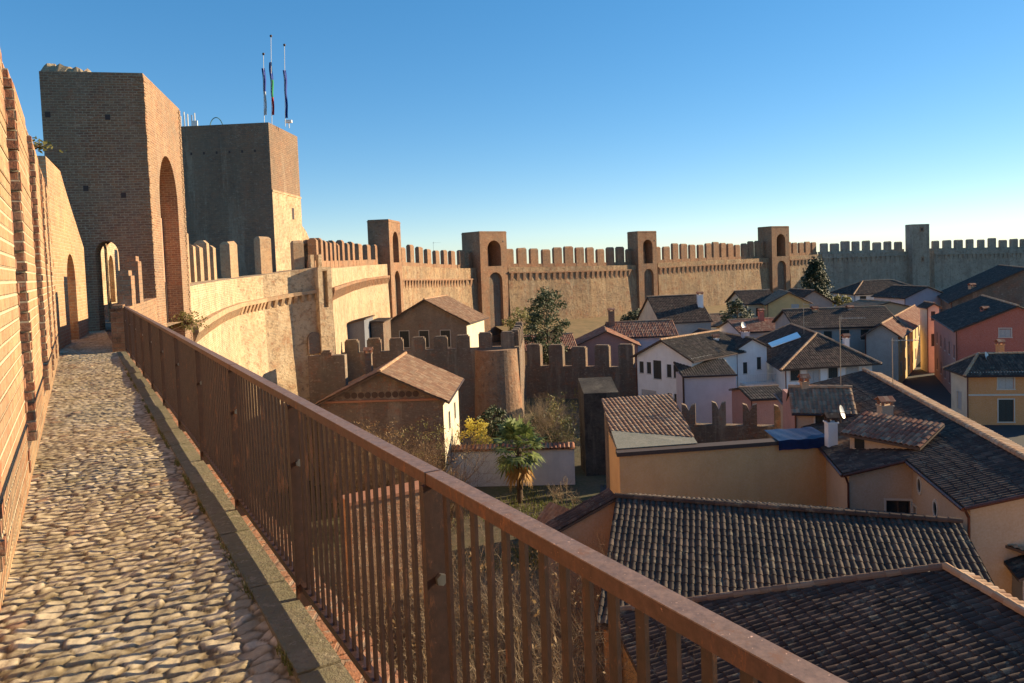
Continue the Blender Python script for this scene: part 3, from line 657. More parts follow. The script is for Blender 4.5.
# stretch of walkway parapet before the tower (sloping top, doorway-like recess)
q0 = W(55, 300, 18.3); q1 = W(87, 300, 23.6)
uB, LB = unit(q0, q1); nB = perp(uB)
st = thing('parapet_wall', 'pale sloping topped parapet piece between the ragged merlons and the big tower', 'wall', (q0.x, q0.y, ZW))
zt0 = ZZ(42, 158, 18.6); zt1 = ZZ(86, 246, 23.4)
def topB(s):
    f = s / LB
    return zt0 - .1 * f if f < .35 else (zt0 - .035) + (zt1 - zt0) * ((f - .35) / .65) ** .9
mb = MB(); facade(mb, q0, uB, nB, LB, ZW - .1, topB, [dict(s0=2.1, s1=3.6, z0=ZW - .05, z1=ZW + 1.7, arch=True, depth=.5, back=True)] )
n = 12
for i in range(n):
    a, b = LB * i / n, LB * (i + 1) / n
    mb.poly([P3(q0, uB, nB, a, 0, topB(a)), P3(q0, uB, nB, b, 0, topB(b)), P3(q0, uB, nB, b, .75, topB(b)), P3(q0, uB, nB, a, .75, topB(a))])
mb.poly([P3(q0, uB, nB, 0, .75, ZW - .1), P3(q0, uB, nB, 0, 0, ZW - .1), P3(q0, uB, nB, 0, 0, topB(0)), P3(q0, uB, nB, 0, .75, topB(0))])
mb.poly([P3(q0, uB, nB, LB, 0, ZW - .1), P3(q0, uB, nB, LB, .75, ZW - .1), P3(q0, uB, nB, LB, .75, topB(LB)), P3(q0, uB, nB, LB, 0, topB(LB))])
mb.poly([P3(q0, uB, nB, LB, .75, ZW - .1), P3(q0, uB, nB, 0, .75, ZW - .1), P3(q0, uB, nB, 0, .75, topB(0)), P3(q0, uB, nB, LB, .75, topB(LB))])
mb.build('wall', M['parapet'], st)

# inner parapet beyond the end of the railing, with two block merlons
ip = thing('parapet_wall', 'low brick parapet with two block merlons at the far end of the railing', 'wall', L(21, .8, ZW))
g0 = L(19.45, .93, 0); g1 = Vector((oR[0] + uA[0] * .02, oR[1] + uA[1] * .02, 0)); uI, LI = unit(g0, g1); nI = perp(uI)
mb = MB(); mb.box(g0, uI, nI, 0, LI - .02, 0, .3, 0, ZW + 1.0); mb.build('wall', M['far_brick'], ip)
for a, b, zt in ((.0, .5, ZW + 1.08), (1.5, 2.3, ZW + 1.9), (3.3, 4.2, ZW + 2.3)):
    mb = MB(); mb.box(g0, uI, nI, a, b, .0 - .01, .31, ZW + 1.0, zt - .14); mb.box(g0, uI, nI, a + .05, b - .05, .04, .26, zt - .14, zt); mb.build('merlon', M['far_brick'], ip)
fl = MB(); fl.box(L(19, 0, 0), dd, rr, -.5, 9, -1.6, .9, 0, ZW - .07); fl.build('wall_walk_base', M['dark_brick'], own)
# lit parapet seen through the arch, beyond the tower
gp = thing('parapet_wall', 'sunlit parapet with one slot seen through the passage arch of the big tower', 'wall', (cA.x, cA.y + 12, ZW))
q0 = W(92, 300, 33.0); q1 = W(133, 300, 43.0); uG, LG = unit(q0, q1); nG = perp(uG)
mb = MB(); facade(mb, q0, uG, nG, LG, 0, ZW + 4.2, [dict(s0=4.2, s1=5.4, z0=ZW + .5, z1=ZW + 2.3, arch=True, depth=.5, back=True)]); mb.box(q0, uG, nG, 0, LG, .52, .9, 0, ZW + 4.19); mb.build('wall', M['pale_wall'], gp)
wk = MB(); wk.box((q0.x, q0.y), uG, nG, -9, LG, -2.6, -.02, 0, ZW - .05); wk.build('wall_walk_base', M['dark_brick'], gp)

# ------------------------------------------------------------------ city wall sections with merlons
def wall_section(label, pts, mat, thick=2.0, merlon=(1.9, 1.0, 3.2), z0=0, merlons=True, corbel=True, mmat=None, cz=1.5, ch=0.6, csp=0.7, skip=0, breast=True):
    t = thing('city_wall', label, 'wall', (pts[0][0], pts[0][1], z0), 'sections of the city wall')
    mb = MB(); cbm = MB()
    n = len(pts); dirs = [unit(pts[i], pts[i + 1])[0] for i in range(n - 1)]
    nor = []
    for i in range(n):
        a = dirs[max(0, i - 1)]; b = dirs[min(n - 2, i)]; d = Vector((a[0] + b[0], a[1] + b[1])).normalized(); nor.append((-d.y, d.x))
    I = lambda i, k, z: Vector((pts[i][0] + nor[i][0] * k, pts[i][1] + nor[i][1] * k, z))
    lean = 0.35
    for i in range(n - 1):
        za, zb = pts[i][2], pts[i + 1][2]
        # front in vertical bands so that the wall has a slight batter
        mb.poly([I(i, -lean, z0), I(i + 1, -lean, z0), I(i + 1, 0, zb - 2.2), I(i, 0, za - 2.2)])
        mb.poly([I(i, 0, za - 2.2), I(i + 1, 0, zb - 2.2), I(i + 1, 0, zb), I(i, 0, za)])
        mb.poly([I(i, 0, za), I(i + 1, 0, zb), I(i + 1, thick, zb), I(i, thick, za)])
        mb.poly([I(i + 1, thick, z0), I(i, thick, z0), I(i, thick, za), I(i + 1, thick, zb)])
    mb.poly([I(0, thick, z0), I(0, -lean, z0), I(0, 0, pts[0][2]), I(0, thick, pts[0][2])]); mb.poly([I(n - 1, -lean, z0), I(n - 1, thick, z0), I(n - 1, thick, pts[-1][2]), I(n - 1, 0, pts[-1][2])])
    mb.build('wall', M[mat], t)
    mw, gap, mh = merlon
    for i in range(n - 1):
        u, Ls = unit(pts[i], pts[i + 1]); v = perp(u); k = max(1, round(Ls / (mw + gap))); sp = Ls / k
        for j in range(k):
            s = sp * (j + .5); zb = pts[i][2] + (pts[i + 1][2] - pts[i][2]) * s / Ls
            if merlons and not (i == 0 and j < skip):
                h = mh * rnd.uniform(.84, 1.1); w = mw * rnd.uniform(.84, 1.08); m2 = MB(); tp = .07 * mh
                a, b = s - w / 2, s + w / 2
                bo0, bo1 = thick - .75, thick
                m2.box(pts[i], u, v, a, b, bo0, bo1, zb - .02, zb + h - tp)
                P = lambda aa, bb, z: P3(pts[i], u, v, aa, bb, z)
                c0 = rnd.uniform(.03, .13) * w; c1 = rnd.uniform(.03, .13) * w
                m2.hexa([P(a, bo0, zb + h - tp), P(b, bo0, zb + h - tp), P(b, bo1, zb + h - tp), P(a, bo1, zb + h - tp), P(a + c0, bo0 + .2, zb + h), P(b - c1, bo0 + .2, zb + h + rnd.uniform(-.08, .08)), P(b - c1, bo1 - .2, zb + h), P(a + c0, bo1 - .2, zb + h)])
                m2.build('merlon', M[mmat or mat], t, org=P(s, bo0, zb))
        # low outer parapet between merlons
        if merlons and breast:
            m2 = MB(); z_a, z_b = pts[i][2], pts[i + 1][2]
            P = lambda aa, bb, z: P3(pts[i], u, v, aa, bb, z)
            m2.hexa([P(0, thick - .72, z_a - .03), P(Ls, thick - .72, z_b - .03), P(Ls, thick - .03, z_b - .03), P(0, thick - .03, z_a - .03), P(0, thick - .72, z_a + .75), P(Ls, thick - .72, z_b + .75), P(Ls, thick - .03, z_b + .75), P(0, thick - .03, z_a + .75)])
            m2.build('breast_wall', M[mmat or mat], t)
        if corbel:
            m = max(1, int(Ls / csp))
            for j in range(m):
                s = Ls * (j + .5) / m; zb = pts[i][2] + (pts[i + 1][2] - pts[i][2]) * s / Ls - cz
                P = lambda aa, bb, z: P3(pts[i], u, v, aa, bb, z)
                w = csp * .25
                cbm.hexa([P(s - w, -.06, zb - ch), P(s + w, -.06, zb - ch), P(s + w, .05, zb - ch), P(s - w, .05, zb - ch), P(s - w, -.3, zb), P(s + w, -.3, zb), P(s + w, .05, zb), P(s - w, .05, zb)])
            P = lambda aa, bb, z: P3(pts[i], u, v, aa, bb, z)
            za_, zb_ = pts[i][2] - cz, pts[i + 1][2] - cz
            cbm.hexa([P(0, -.32, za_ + .002), P(Ls, -.32, zb_ + .002), P(Ls, .03, zb_ + .002), P(0, .03, za_ + .002), P(0, -.3, za_ + .28), P(Ls, -.3, zb_ + .28), P(Ls, .03, zb_ + .28), P(0, .03, za_ + .28)])
    if corbel: cbm.build('corbel_table', M[mmat or mat], t)
    return t

def torresino(label, o, u, Wd, D, zt, zwk, mat='far_brick', z0=0, up_arch=True, low_arch=True):
    v = perp(u); t = thing('wall_tower', label, 'tower', (o[0], o[1], z0))
    mb = MB(); holes = []
    aw = Wd * .5; s0, s1 = Wd * .27, Wd * .27 + aw
    H = zt - zwk
    if up_arch: holes.append(dict(s0=s0, s1=s1, z0=zwk + .1, z1=zt - H * .26 - aw / 2, arch=True, depth=D * .7, back=False, n=12))
    if low_arch: holes.append(dict(s0=s0 + .1, s1=s1 + .1, z0=z0 + 1.2, z1=zwk - 1.2 - aw / 2, arch=True, depth=.7, back=False, n=12))
    facade(mb, o, u, v, Wd, z0, zt - .35, holes)
    mb.box(o, u, v, 0 - .05, Wd + .05, -.05, D + .05, zt - .35, zt - .18); mb.box(o, u, v, .05, Wd - .05, .05, D - .05, zt - .18, zt)
    q = [P3(o, u, v, a, b, 0) for a, b in ((Wd, 0), (Wd, D), (0, D), (0, 0))]
    for a, b in zip(q[:-1], q[1:]): mb.poly([Vector((a.x, a.y, z0)), Vector((b.x, b.y, z0)), Vector((b.x, b.y, zt - .35)), Vector((a.x, a.y, zt - .35))])
    mb.build('wall', M[mat], t)
    nb = MB()
    if up_arch: nb.box(o, u, v, s0 - .1, s1 + .1, D * .7, D * .7 + .1, zwk, zt - .5)
    if low_arch: nb.box(o, u, v, s0, s1 + .2, .69, .8, z0 + 1, zwk - 1)
    nb.build('niche_wall', M['dark_brick' if mat != 'shade_wall' else 'shade_wall'], t)
    if up_arch:
        mm = MB(); c = (s0 + s1) / 2; mm.box(o, u, v, c - aw * .2, c + aw * .2, D * .45, D * .58, zwk + .1, zwk + H * .38); mm.build('merlon', M[mat], t)
        hb = MB(); hb.box(o, u, v, s1 + .45, s1 + .8, -.006, .05, zt - H * .32, zt - H * .32 + .4); hb.build('putlog_hole', M['pipe'], t)
    return t

def wp(x, Y, z): p = W(x, 265, Y); return (p.x, p.y, z)
# S1 : bowl of bright wall from the near tower to the projecting turret
s1p = [wp(187, 31.0, 15.55), wp(203, 37, 15.6), wp(219, 44, 15.65), wp(236, 50.5, 15.7), wp(262, 54, 15.85), wp(290, 56, 16.1), wp(318, 57.2, 16.3)]
wall_section('pale sunlit curving wall with brick teeth right behind the railing', s1p, 'pale_wall', 1.9, (.95, 1.6, 2.6), breast=False, cz=1.95, ch=.55, csp=.5, mmat='tan_brick')
# projecting turret at 318-330
tu = thing('wall_turret', 'narrow pale wall buttress with a dark slot and an arched brick window beside it', 'tower', wp(318, 57, 0))
o_ = wp(317.5, 56.6, 0); u_, _l = unit(wp(317.5, 56.6, 0), wp(331, 57.4, 0)); v_ = perp(u_)
mb = MB(); facade(mb, o_, u_, v_, _l, 0, 16.3, [dict(s0=.38, s1=.78, z0=13.2, z1=16.0, depth=.44)])
mb.box(o_, u_, v_, .0, _l, .45, 3.6, 0, 16.29)
for a in (0, _l - .16): mb.box(o_, u_, v_, a, a + .16, -.001, .46, 0, 16.288) if False else None
mb.poly([P3(o_, u_, v_, 0, 0, 16.3), P3(o_, u_, v_, _l, 0, 16.3), P3(o_, u_, v_, _l, .5, 16.3), P3(o_, u_, v_, 0, .5, 16.3)])
mb.poly([P3(o_, u_, v_, _l, 0, 0), P3(o_, u_, v_, _l, .46, 0), P3(o_, u_, v_, _l, .46, 16.3), P3(o_, u_, v_, _l, 0, 16.3)])
mb.poly([P3(o_, u_, v_, 0, .46, 0), P3(o_, u_, v_, 0, 0, 0), P3(o_, u_, v_, 0, 0, 16.3), P3(o_, u_, v_, 0, .46, 16.3)])
mb.build('wall', M['pale_wall'], tu)
ou, ul = unit(wp(300, 56.45, 0), wp(317, 57.15, 0)); oo = wp(303, 56.5, 0); ov_ = perp(ou); ar = MB()
K = 9; pts = [P3(oo, ou, ov_, 0, -.33, 9.7), P3(oo, ou, ov_, 1.05, -.33, 9.7)] + [P3(oo, ou, ov_, .525 + .525 * math.cos(math.pi * k / K), -.33, 10.75 + .6 * math.sin(math.pi * k / K)) for k in range(K + 1)]
ar.prism(pts, (ov_[0] * .6, ov_[1] * .6, 0)); ar.build('arched_window', M['dark_brick'], tu)
pbx = MB()
for a in (.1, _l - .4): pbx.box(o_, u_, v_, a, a + .3, 1.2, 1.6, 16.28, 17.3)
pbx.build('merlon', M['pale_wall'], tu)

s2p = [wp(330, 66, 16.2), wp(338, 74, 16.25), wp(352, 88, 16.4), wp(366, 100, 16.55), wp(389, 113, 16.7)]
wall_section('long sunlit pale wall between the projecting turret and the first slim tower', s2p, 'pale_wall', 2.0, (1.8, 2.0, 3.0), cz=2.0, ch=.9, csp=.8, mmat='far_brick')
# slim tower 1
p = W(392, 300, 112); q = W(403.5, 300, 119.0); u1, l1 = unit(p, q)
torresino('slim dark sided tower standing left of the red arched tower', (p.x, p.y), u1, l1, 3.3, ZZ(389, 219, 112), 16.8)
s3p = [wp(400, 119.5, 16.4), wp(415, 127, 16.2), wp(440, 139, 15.8), wp(463, 149, 15.5), wp(481, 154.5, 15.4)]
wall_section('sunlit wall section between the slim tower and the red arched tower', s3p, 'far_wall', 2.0, (1.9, 1.7, 3.7), cz=2.4, ch=1.3, csp=1.3, mmat='far_brick')
p = W(482, 300, 152); uT2 = (0.75, 0.661); zT2 = ZZ(484, 231, 152)
torresino('broad red brick tower with two stacked arches, behind the gabled stone house', (p.x, p.y), uT2, 7.3, 6.0, zT2, 15.6)
s4p = [wp(508, 157, 15.4), wp(545, 163, 15.1), wp(590, 170, 14.9), wp(640, 180, 14.65)]
wall_section('sunlit wall section behind the dark evergreen, right of the broad red arched tower', s4p, 'far_wall', 2.2, (2.25, .95, 4.6), cz=1.3, ch=1.6, csp=1.5, mmat='far_brick')
p = W(639.5, 300, 178.5); torresino('red brick wall tower above the white house with the lit end wall', (p.x, p.y), (0.855, 0.519), 6.0, 3.8, ZZ(642, 231, 179), 14.8)
s5p = [wp(658, 184, 14.9), wp(710, 195, 15.0), wp(773, 211, 15.0)]
wall_section('sunlit wall section above the rooftops, between the two right brick towers', s5p, 'far_wall', 2.2, (2.15, 1.0, 4.7), cz=1.3, ch=1.6, csp=1.5, mmat='far_brick')
p = W(773, 300, 209); torresino('red brick wall tower just left of the dark conifer', (p.x, p.y), (0.87, 0.493), 7.2, 5.0, ZZ(775, 226, 209), 15.3)
s6p = [wp(790, 215, 15.3), wp(822, 223, 15.5)]
wall_section('short sunlit brown wall section directly behind the dark conifer', s6p, 'far_wall', 2.2, (2.2, 1.0, 4.2), cz=1.3, ch=1.6, csp=1.5, mmat='far_brick')
s7p = [wp(822.5, 223, 15.5), wp(865, 226, 15.45), wp(908, 230, 15.4)]
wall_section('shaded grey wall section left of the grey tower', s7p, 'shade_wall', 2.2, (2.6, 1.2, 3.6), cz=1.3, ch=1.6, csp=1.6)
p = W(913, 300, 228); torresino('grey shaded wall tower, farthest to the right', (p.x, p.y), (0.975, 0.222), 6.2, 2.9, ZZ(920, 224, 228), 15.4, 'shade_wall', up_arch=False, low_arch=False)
gt5 = [o for o in bpy.data.objects if o.get('label', '').startswith('grey shaded wall tower')][0]
for s_, z_, w_ in ((2.7, 21.2, 1.5), (3.1, 12.0, 1.1)):
    wb_ = MB(); wb_.box((p.x, p.y), (0.975, 0.222), perp((0.975, 0.222)), s_, s_ + w_, -.05, .02, z_, z_ + 1.6); f_ = wb_.build('window', M['far_brick'], gt5, org=(p.x, p.y, z_)); wb_ = MB(); wb_.box((p.x, p.y), (0.975, 0.222), perp((0.975, 0.222)), s_ + .35, s_ + w_ - .35, -.06, -.051, z_ + .4, z_ + 1.2); wb_.build('pane', M['pipe'], f_, org=(p.x, p.y, z_))
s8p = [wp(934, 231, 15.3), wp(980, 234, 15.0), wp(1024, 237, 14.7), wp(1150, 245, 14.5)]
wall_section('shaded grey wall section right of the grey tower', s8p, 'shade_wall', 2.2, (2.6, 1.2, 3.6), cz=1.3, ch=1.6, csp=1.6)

# ------------------------------------------------------------------ keep (gate tower)
cK = W(276, 270, 60); fK = W(304, 270, 66.8); vK, DK = unit(cK, fK); uK = (vK[1], -vK[0]); WK = 8.6; zK = ZZ(276, 122, 60)
oK = (cK.x - uK[0] * WK, cK.y - uK[1] * WK)
kp = thing('gate_tower', 'massive dark stone gate tower with flags and aerials on its flat top', 'tower', (oK[0], oK[1], 0))
mb = MB(); mb.box(oK, uK, vK, 0, WK, 0, DK, 0, zK)
mb.build('wall', M['keep'], kp)
zs = ZZ(278, 190, 60)
lb = MB(); lb.box(oK, uK, vK, WK - .001, WK + .03, -.004, DK + .004, 0, zs - .1); lb.box(oK, uK, vK, WK - .001, WK + .09, -.02, DK + .02, zs - .1, zs + .05); lb.build('pale_facing', M['pale_wall'], kp)
hb = MB(); zz = ZZ(200, 154, 60)
for k in range(7): hb.box(oK, uK, vK, 1.0 + k * 1.05, 1.16 + k * 1.05, -.008, .05, zz, zz + .2)
hb.build('putlog_hole', M['pipe'], kp)
oKr = (cK.x, cK.y); nK = (-uK[0], -uK[1])
hb = MB(); s_ = 4.6; zz = ZZ(297, 214, 65); hb.box(oKr, vK, nK, s_ - .25, s_ + .25, -.045, .0, zz - .5, zz + .5); hb.build('window', M['pipe'], kp)
# sloping buttress roof against the tower's far side
bt = thing('stair_ramp', 'pale wall with sloping top leaning against the gate tower', 'wall', (fK.x, fK.y, 0))
a0 = W(304, 262, 67); a1 = W(321, 262, 70); ub, lb_ = unit(a0, a1); nb_ = perp(ub)
mb = MB(); facade(mb, a0, ub, nb_, lb_, 10, lambda s: ZZ(305, 226, 67) - (ZZ(305, 226, 67) - 16.4) * (s / lb_) ** 1.3, [dict(s0=.15, s1=.75, z0=16.2, z1=18.2, arch=True, depth=.5, back=True)])
pr = [P3(a0, ub, nb_, 0, .52, 10), P3(a0, ub, nb_, lb_, .52, 10), P3(a0, ub, nb_, lb_, .52, 16.4), P3(a0, ub, nb_, lb_ * .5, .52, 18.6), P3(a0, ub, nb_, 0, .52, ZZ(305, 226, 67) - .02)]
mb.prism(pr, (nb_[0] * 2, nb_[1] * 2, 0)); mb.build('wall', M['pale_wall'], bt)
# flags
def flagpole(x, ytip, Y, label, flags):
    zb = zK; base = W(x, 120, Y); tip = W(x - .6, ytip, Y)
    t = thing('flagpole', label, 'flagpole', (base.x, base.y, zb), 'flagpoles on the gate tower')
    mb = MB(); mb.tube((base.x, base.y, zb), tip, .035, .025, 6); mb.build('pole', M['white_metal'], t)
    mb = MB()
    for k in range(6):
        a0_, a1_ = -math.pi / 2 + math.pi * k / 6, -math.pi / 2 + math.pi * (k + 1) / 6
        mb.tube(tip + Vector((0, 0, .11 * math.sin(a0_))), tip + Vector((0, 0, .11 * math.sin(a1_))), .11 * max(.02, math.cos(a0_)), .11 * max(.02, math.cos(a1_)), 8, False)
    mb.build('finial', M['pipe'], t)
    if flags:
        y0_, y1_, cols = flags; zt_, zb_ = ZZ(x, y0_, Y), ZZ(x, y1_, Y); n = len(cols)
        fl_ = None
        for k, c in enumerate(cols):
            mb = MB(); za = zt_ + (zb_ - zt_) * k / n; zc = zt_ + (zb_ - zt_) * (k + 1) / n; m_ = 6
            pts = lambda z, f: [Vector((base.x + .06 + w * .045 + .03 * math.sin(z * 3), base.y + .09 * math.sin(w * 2.1 + z * 1.3) + .02, z)) for w in range(m_)]
            rows = [pts(za + (zc - za) * i / 6, i) for i in range(7)]
            for i in range(6):
                for j in range(m_ - 1): mb.poly([rows[i + 1][j], rows[i + 1][j + 1], rows[i][j + 1], rows[i][j]])
            if fl_ is None: fl_ = mb.build('flag', M[c], t)
            else: mb.build('flag_band', M[c], fl_)
flagpole(264, 54, 61.5, 'shortest of the three flagpoles, pale furled flag', (68, 115, ('flag_b', 'flag_w')))
flagpole(271.5, 36, 62.5, 'tallest flagpole with a furled green, white and red flag', (62, 115, ('flag_b', 'flag_g', 'flag_r')))
flagpole(285, 45, 62.0, 'right hand flagpole with a thin dark blue flag over the tower corner', (70, 118, ('flag_b', 'flag_b')))
# aerials
ae = thing('aerial_cluster', 'small cluster of pale aerials on the left edge of the gate tower top', 'aerial', W(187, 122, 62))
mb = MB()
for x, y in ((181, 116), (184.5, 112), (188, 114), (192, 115), (195, 113)):
    b_ = W(x, 124, 62); mb.tube((b_.x, b_.y, zK - .1), (b_.x, b_.y, ZZ(x, y, 62)), .06, n=6)
mb.tube((W(180, 120, 62).x, W(180, 120, 62).y, zK + .3), (W(196, 120, 62).x, W(196, 120, 62).y, zK + .3), .04, n=6)
mb.build('mast', M['white_metal'], ae)
mb = MB(); b_ = W(194, 118, 61.9); mb.box((b_.x, b_.y), (1, 0), (0, 1), -.25, .25, 0, .12, zK + .1, zK + .75); mb.build('panel', M['white_metal'], ae)
rg = thing('ring_aerial', 'thin greenish hoop aerial on the gate tower top', 'aerial', W(216, 122, 62)); c_ = W(216, 119, 62)
mb = MB()
for k in range(16):
    a, b = math.pi * k / 16, math.pi * (k + 1) / 16
    mb.tube((c_.x + .55 * math.cos(a), c_.y, zK + .0 + .95 * math.sin(a)), (c_.x + .55 * math.cos(b), c_.y, zK + .95 * math.sin(b)), .04, n=5)
mb.build('hoop', plain('green_metal', (0.12, 0.25, 0.25), .5), rg)
cp = thing('camera_housing', 'small pale camera housing on the right corner of the gate tower', 'camera', W(290, 124, 62.5)); c_ = W(289, 124, 62.5)
mb = MB(); mb.tube((c_.x, c_.y, zK - .05), (c_.x, c_.y, zK + .4), .05); mb.box((c_.x, c_.y), (1, 0), (0, 1), -.3, .25, -.15, .15, zK + .4, zK + .62); mb.build('housing', M['white_metal'], cp)

# ------------------------------------------------------------------ embankment and streets
eb = MB(); q = [wp(500, 150, 0), wp(560, 159, 0), wp(640, 173, 0), wp(760, 200, 0)]; w2 = [(p[0] - 2, p[1] + 6.5, 0) for p in q]; f2 = [(p[0] + 4, p[1] - 16, 0) for p in q]
for i in range(3):
    eb.poly([f2[i], f2[i + 1], (q[i + 1][0], q[i + 1][1], 2.6), (q[i][0], q[i][1], 2.6)]); eb.poly([(q[i][0], q[i][1], 2.6), (q[i + 1][0], q[i + 1][1], 2.6), (w2[i + 1][0], w2[i + 1][1], 3.2), (w2[i][0], w2[i][1], 3.2)])
m, nt, b = newmat('dry_grass', 0.95); c = mixc(nt, ramp(nt, noise(nt, posn(nt), .5, 6, .7), .35, .7), (0.27, 0.18, 0.09), (0.17, 0.13, 0.065)); nt.links.new(c, b.inputs['Base Color'])
struct(eb.build('embankment', m))
asph = plain('asphalt', (0.06, 0.058, 0.058), .9, 0, .3, 1)
sb = MB()
def strip(pts, w, z):
    for a, b in zip(pts[:-1], pts[1:]):
        u, l = unit(a, b); v = perp(u); sb.poly([P3(a, u, v, 0, -w / 2, z), P3(a, u, v, l, -w / 2, z), P3(a, u, v, l, w / 2, z), P3(a, u, v, 0, w / 2, z)])
strip([(40, 52), (50, 92), (62, 140)], 5.5, .004); strip([(5.5, 34), (7.5, 52), (16, 62)], 3.4, .012)
struct(sb.build('street', asph))

# ------------------------------------------------------------------ near houses
# P : long low roof just below the railing
eP = (0.97, -0.243); vP = perp(eP)
r0p = WZ(620, 497, 7.0)
pP = thing('house', 'low house with long dark ribbed tile roof just beyond the railing', 'house', (r0p.x, r0p.y, 0))
def PP(a, b, z): return P3(r0p, eP, vP, a, b, z)
rb = MB(); kw = dict(period=.21, cs=8, amp=.058, rowlen=.36, step=.018, under=1)
slope(rb, [PP(-.15, -6.2, 5.1), PP(11.6, -6.2, 4.7), PP(11.6, 0, 6.6), PP(-.15, 0, 7.0)], (eP[0], eP[1], -.03), **kw)
slope(rb, [PP(11.6, 5.5, 5.0), PP(-.15, 5.5, 5.4), PP(-.15, 0, 7.0), PP(11.6, 0, 6.6)], (eP[0], eP[1], -.03), **kw)
ro = rb.build('roof', [M['tile_grey'], M['soffit']], pP)
cp_ = MB(); ridge(cp_, PP(-.2, 0, 7.03), PP(11.6, 0, 6.63), .12, .36); cp_.build('ridge_cap', M['tile_dark'], ro)
wbm = MB()
wbm.prism([PP(0, -5.8, 0), PP(0, 5.0, 0), PP(0, 5.0, 5.3), PP(0, 0, 6.75), PP(0, -5.8, 5.0)], (eP[0] * 11.3, eP[1] * 11.3, -.4)); wbm.build('wall', M['tan'], pP)
# tan gable on the left of P
g0 = r0p + Vector((-.16 * eP[0], -.16 * eP[1], 0)); gl = WZ(560, 528, 6.0); uQ, lQ = unit((gl.x, gl.y), (g0.x, g0.y)); vQ = perp(uQ)
gt = thing('house', 'tan gabled lean-to house wall left of the long ribbed roof', 'house', (gl.x, gl.y, 0))
mb = MB(); mb.prism([P3(gl, uQ, vQ, -.7, 0, 0), P3(gl, uQ, vQ, lQ - .02, 0, 0), P3(gl, uQ, vQ, lQ - .02, 0, 6.9), P3(gl, uQ, vQ, -.7, 0, 5.6)], (vQ[0] * .9, vQ[1] * .9, 0)); mb.build('wall', M['tan'], gt)
rb = MB(); slope(rb, [P3(gl, uQ, vQ, -1.0, 1.0, 5.58), P3(gl, uQ, vQ, -1.0, -.12, 5.58), P3(gl, uQ, vQ, lQ + .0, -.12, 7.05), P3(gl, uQ, vQ, lQ + .0, 1.0, 7.05)], (vQ[0], vQ[1], 0), period=.21, cs=6, under=1); rb.build('roof', [M['tile_dark'], M['soffit']], gt)

# Q : nearest roof, lower right
qa = WZ(945, 568, 7.2); qb = WZ(690, 602, 5.7)
rd = Vector((0.11, -0.994, 0)); qd = Vector((qb.x - qa.x, qb.y - qa.y, qb.z - qa.z)); qe = qa + qd * 1.36
Qh = thing('house', 'nearest house with broad brown tile roof and pale ridge, lower right', 'house', (qe.x + 1, qe.y - 2, 0))
rb = MB(); qa2 = qa + rd * 14; qe2 = qe + rd * 15
slope(rb, [qe, qe2, qa2, qa], (rd.x, rd.y, 0), period=.21, cs=8, amp=.07, rowlen=.36, step=.02, under=1)
ro = rb.build('roof', [M['tile_dark'], M['soffit']], Qh)
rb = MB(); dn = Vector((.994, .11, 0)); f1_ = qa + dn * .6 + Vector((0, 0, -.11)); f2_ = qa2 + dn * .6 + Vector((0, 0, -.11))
slope(rb, [f2_, f1_, qa, qa2], (rd.x, rd.y, 0), period=.21, cs=8, amp=.06, rowlen=.36, step=.02, under=1); rb.build('sunny_slope', [M['tile_ridge_and_sunny'], M['soffit']], ro)  # sunlight painted in: far paler tiles than the other slope
cp_ = MB(); ridge(cp_, qa + Vector((0, 0, .04)), qa2 + Vector((0, 0, .04)), .12, .36); cp_.build('ridge_cap', M['tile_ridge_and_sunny'], ro)
vg = MB(); ridge(vg, qe + Vector((0, 0, .03)), qa + Vector((0, 0, .04)), .11, .38); vg.build('verge_tiles', M['tile_brown'], ro)
mb = MB(); ins = qd.normalized() * -.35
a = qe + ins + rd * .3; b = qa - dn * .0 + rd * .3; a2 = a + rd * 14; b2 = b + rd * 13.4
mb.prism([Vector((a.x, a.y, 0)), Vector((b.x, b.y, 0)), Vector((b.x, b.y, b.z - .2)), Vector((a.x, a.y, a.z - .2))], rd * 13); mb.build('wall', M['ochre'], Qh)
mb = MB(); mb.prism([Vector((b.x, b.y, 0)), Vector((f1_.x - .1, f1_.y, 0)), Vector((f1_.x - .1, f1_.y, f1_.z - .2)), Vector((b.x, b.y, b.z - .2))], rd * 13); mb.build('wall', M['ochre'], Qh)
# sunlit orange wall and gate post under its eave
o_ = WZ(612, 640, 4.6); uo, lo_ = unit((0, 0), (.8, .6)); vo = perp(uo)
ow = tag(MB(), '', '') if False else None
mb = MB(); mb.prism([P3(o_, uo, vo, 0, 0, 0), P3(o_, uo, vo, 1.0, 0, 0), P3(o_, uo, vo, 1.0, 0, 2.9), P3(o_, uo, vo, 0, 0, 4.8)], (vo[0] * .35, vo[1] * .35, 0))
tag(mb.build('garden_wall', M['orange']), 'sunlit orange wall piece with sloping top seen through the railing bars', 'wall')
o_ = WZ(668, 632, 5.2); mb = MB(); mb.box((o_.x, o_.y), uo, vo, 0, .55, 0, .5, 0, 5.1); gpo = mb.build('gate_post', M['yellow']); tag(gpo, 'yellow rendered post with a flat cap behind the railing bars', 'post')
mb = MB(); mb.box((o_.x, o_.y), uo, vo, -.05, .6, -.05, .55, 5.102, 5.2); mb.build('cap', M['grey'], gpo)

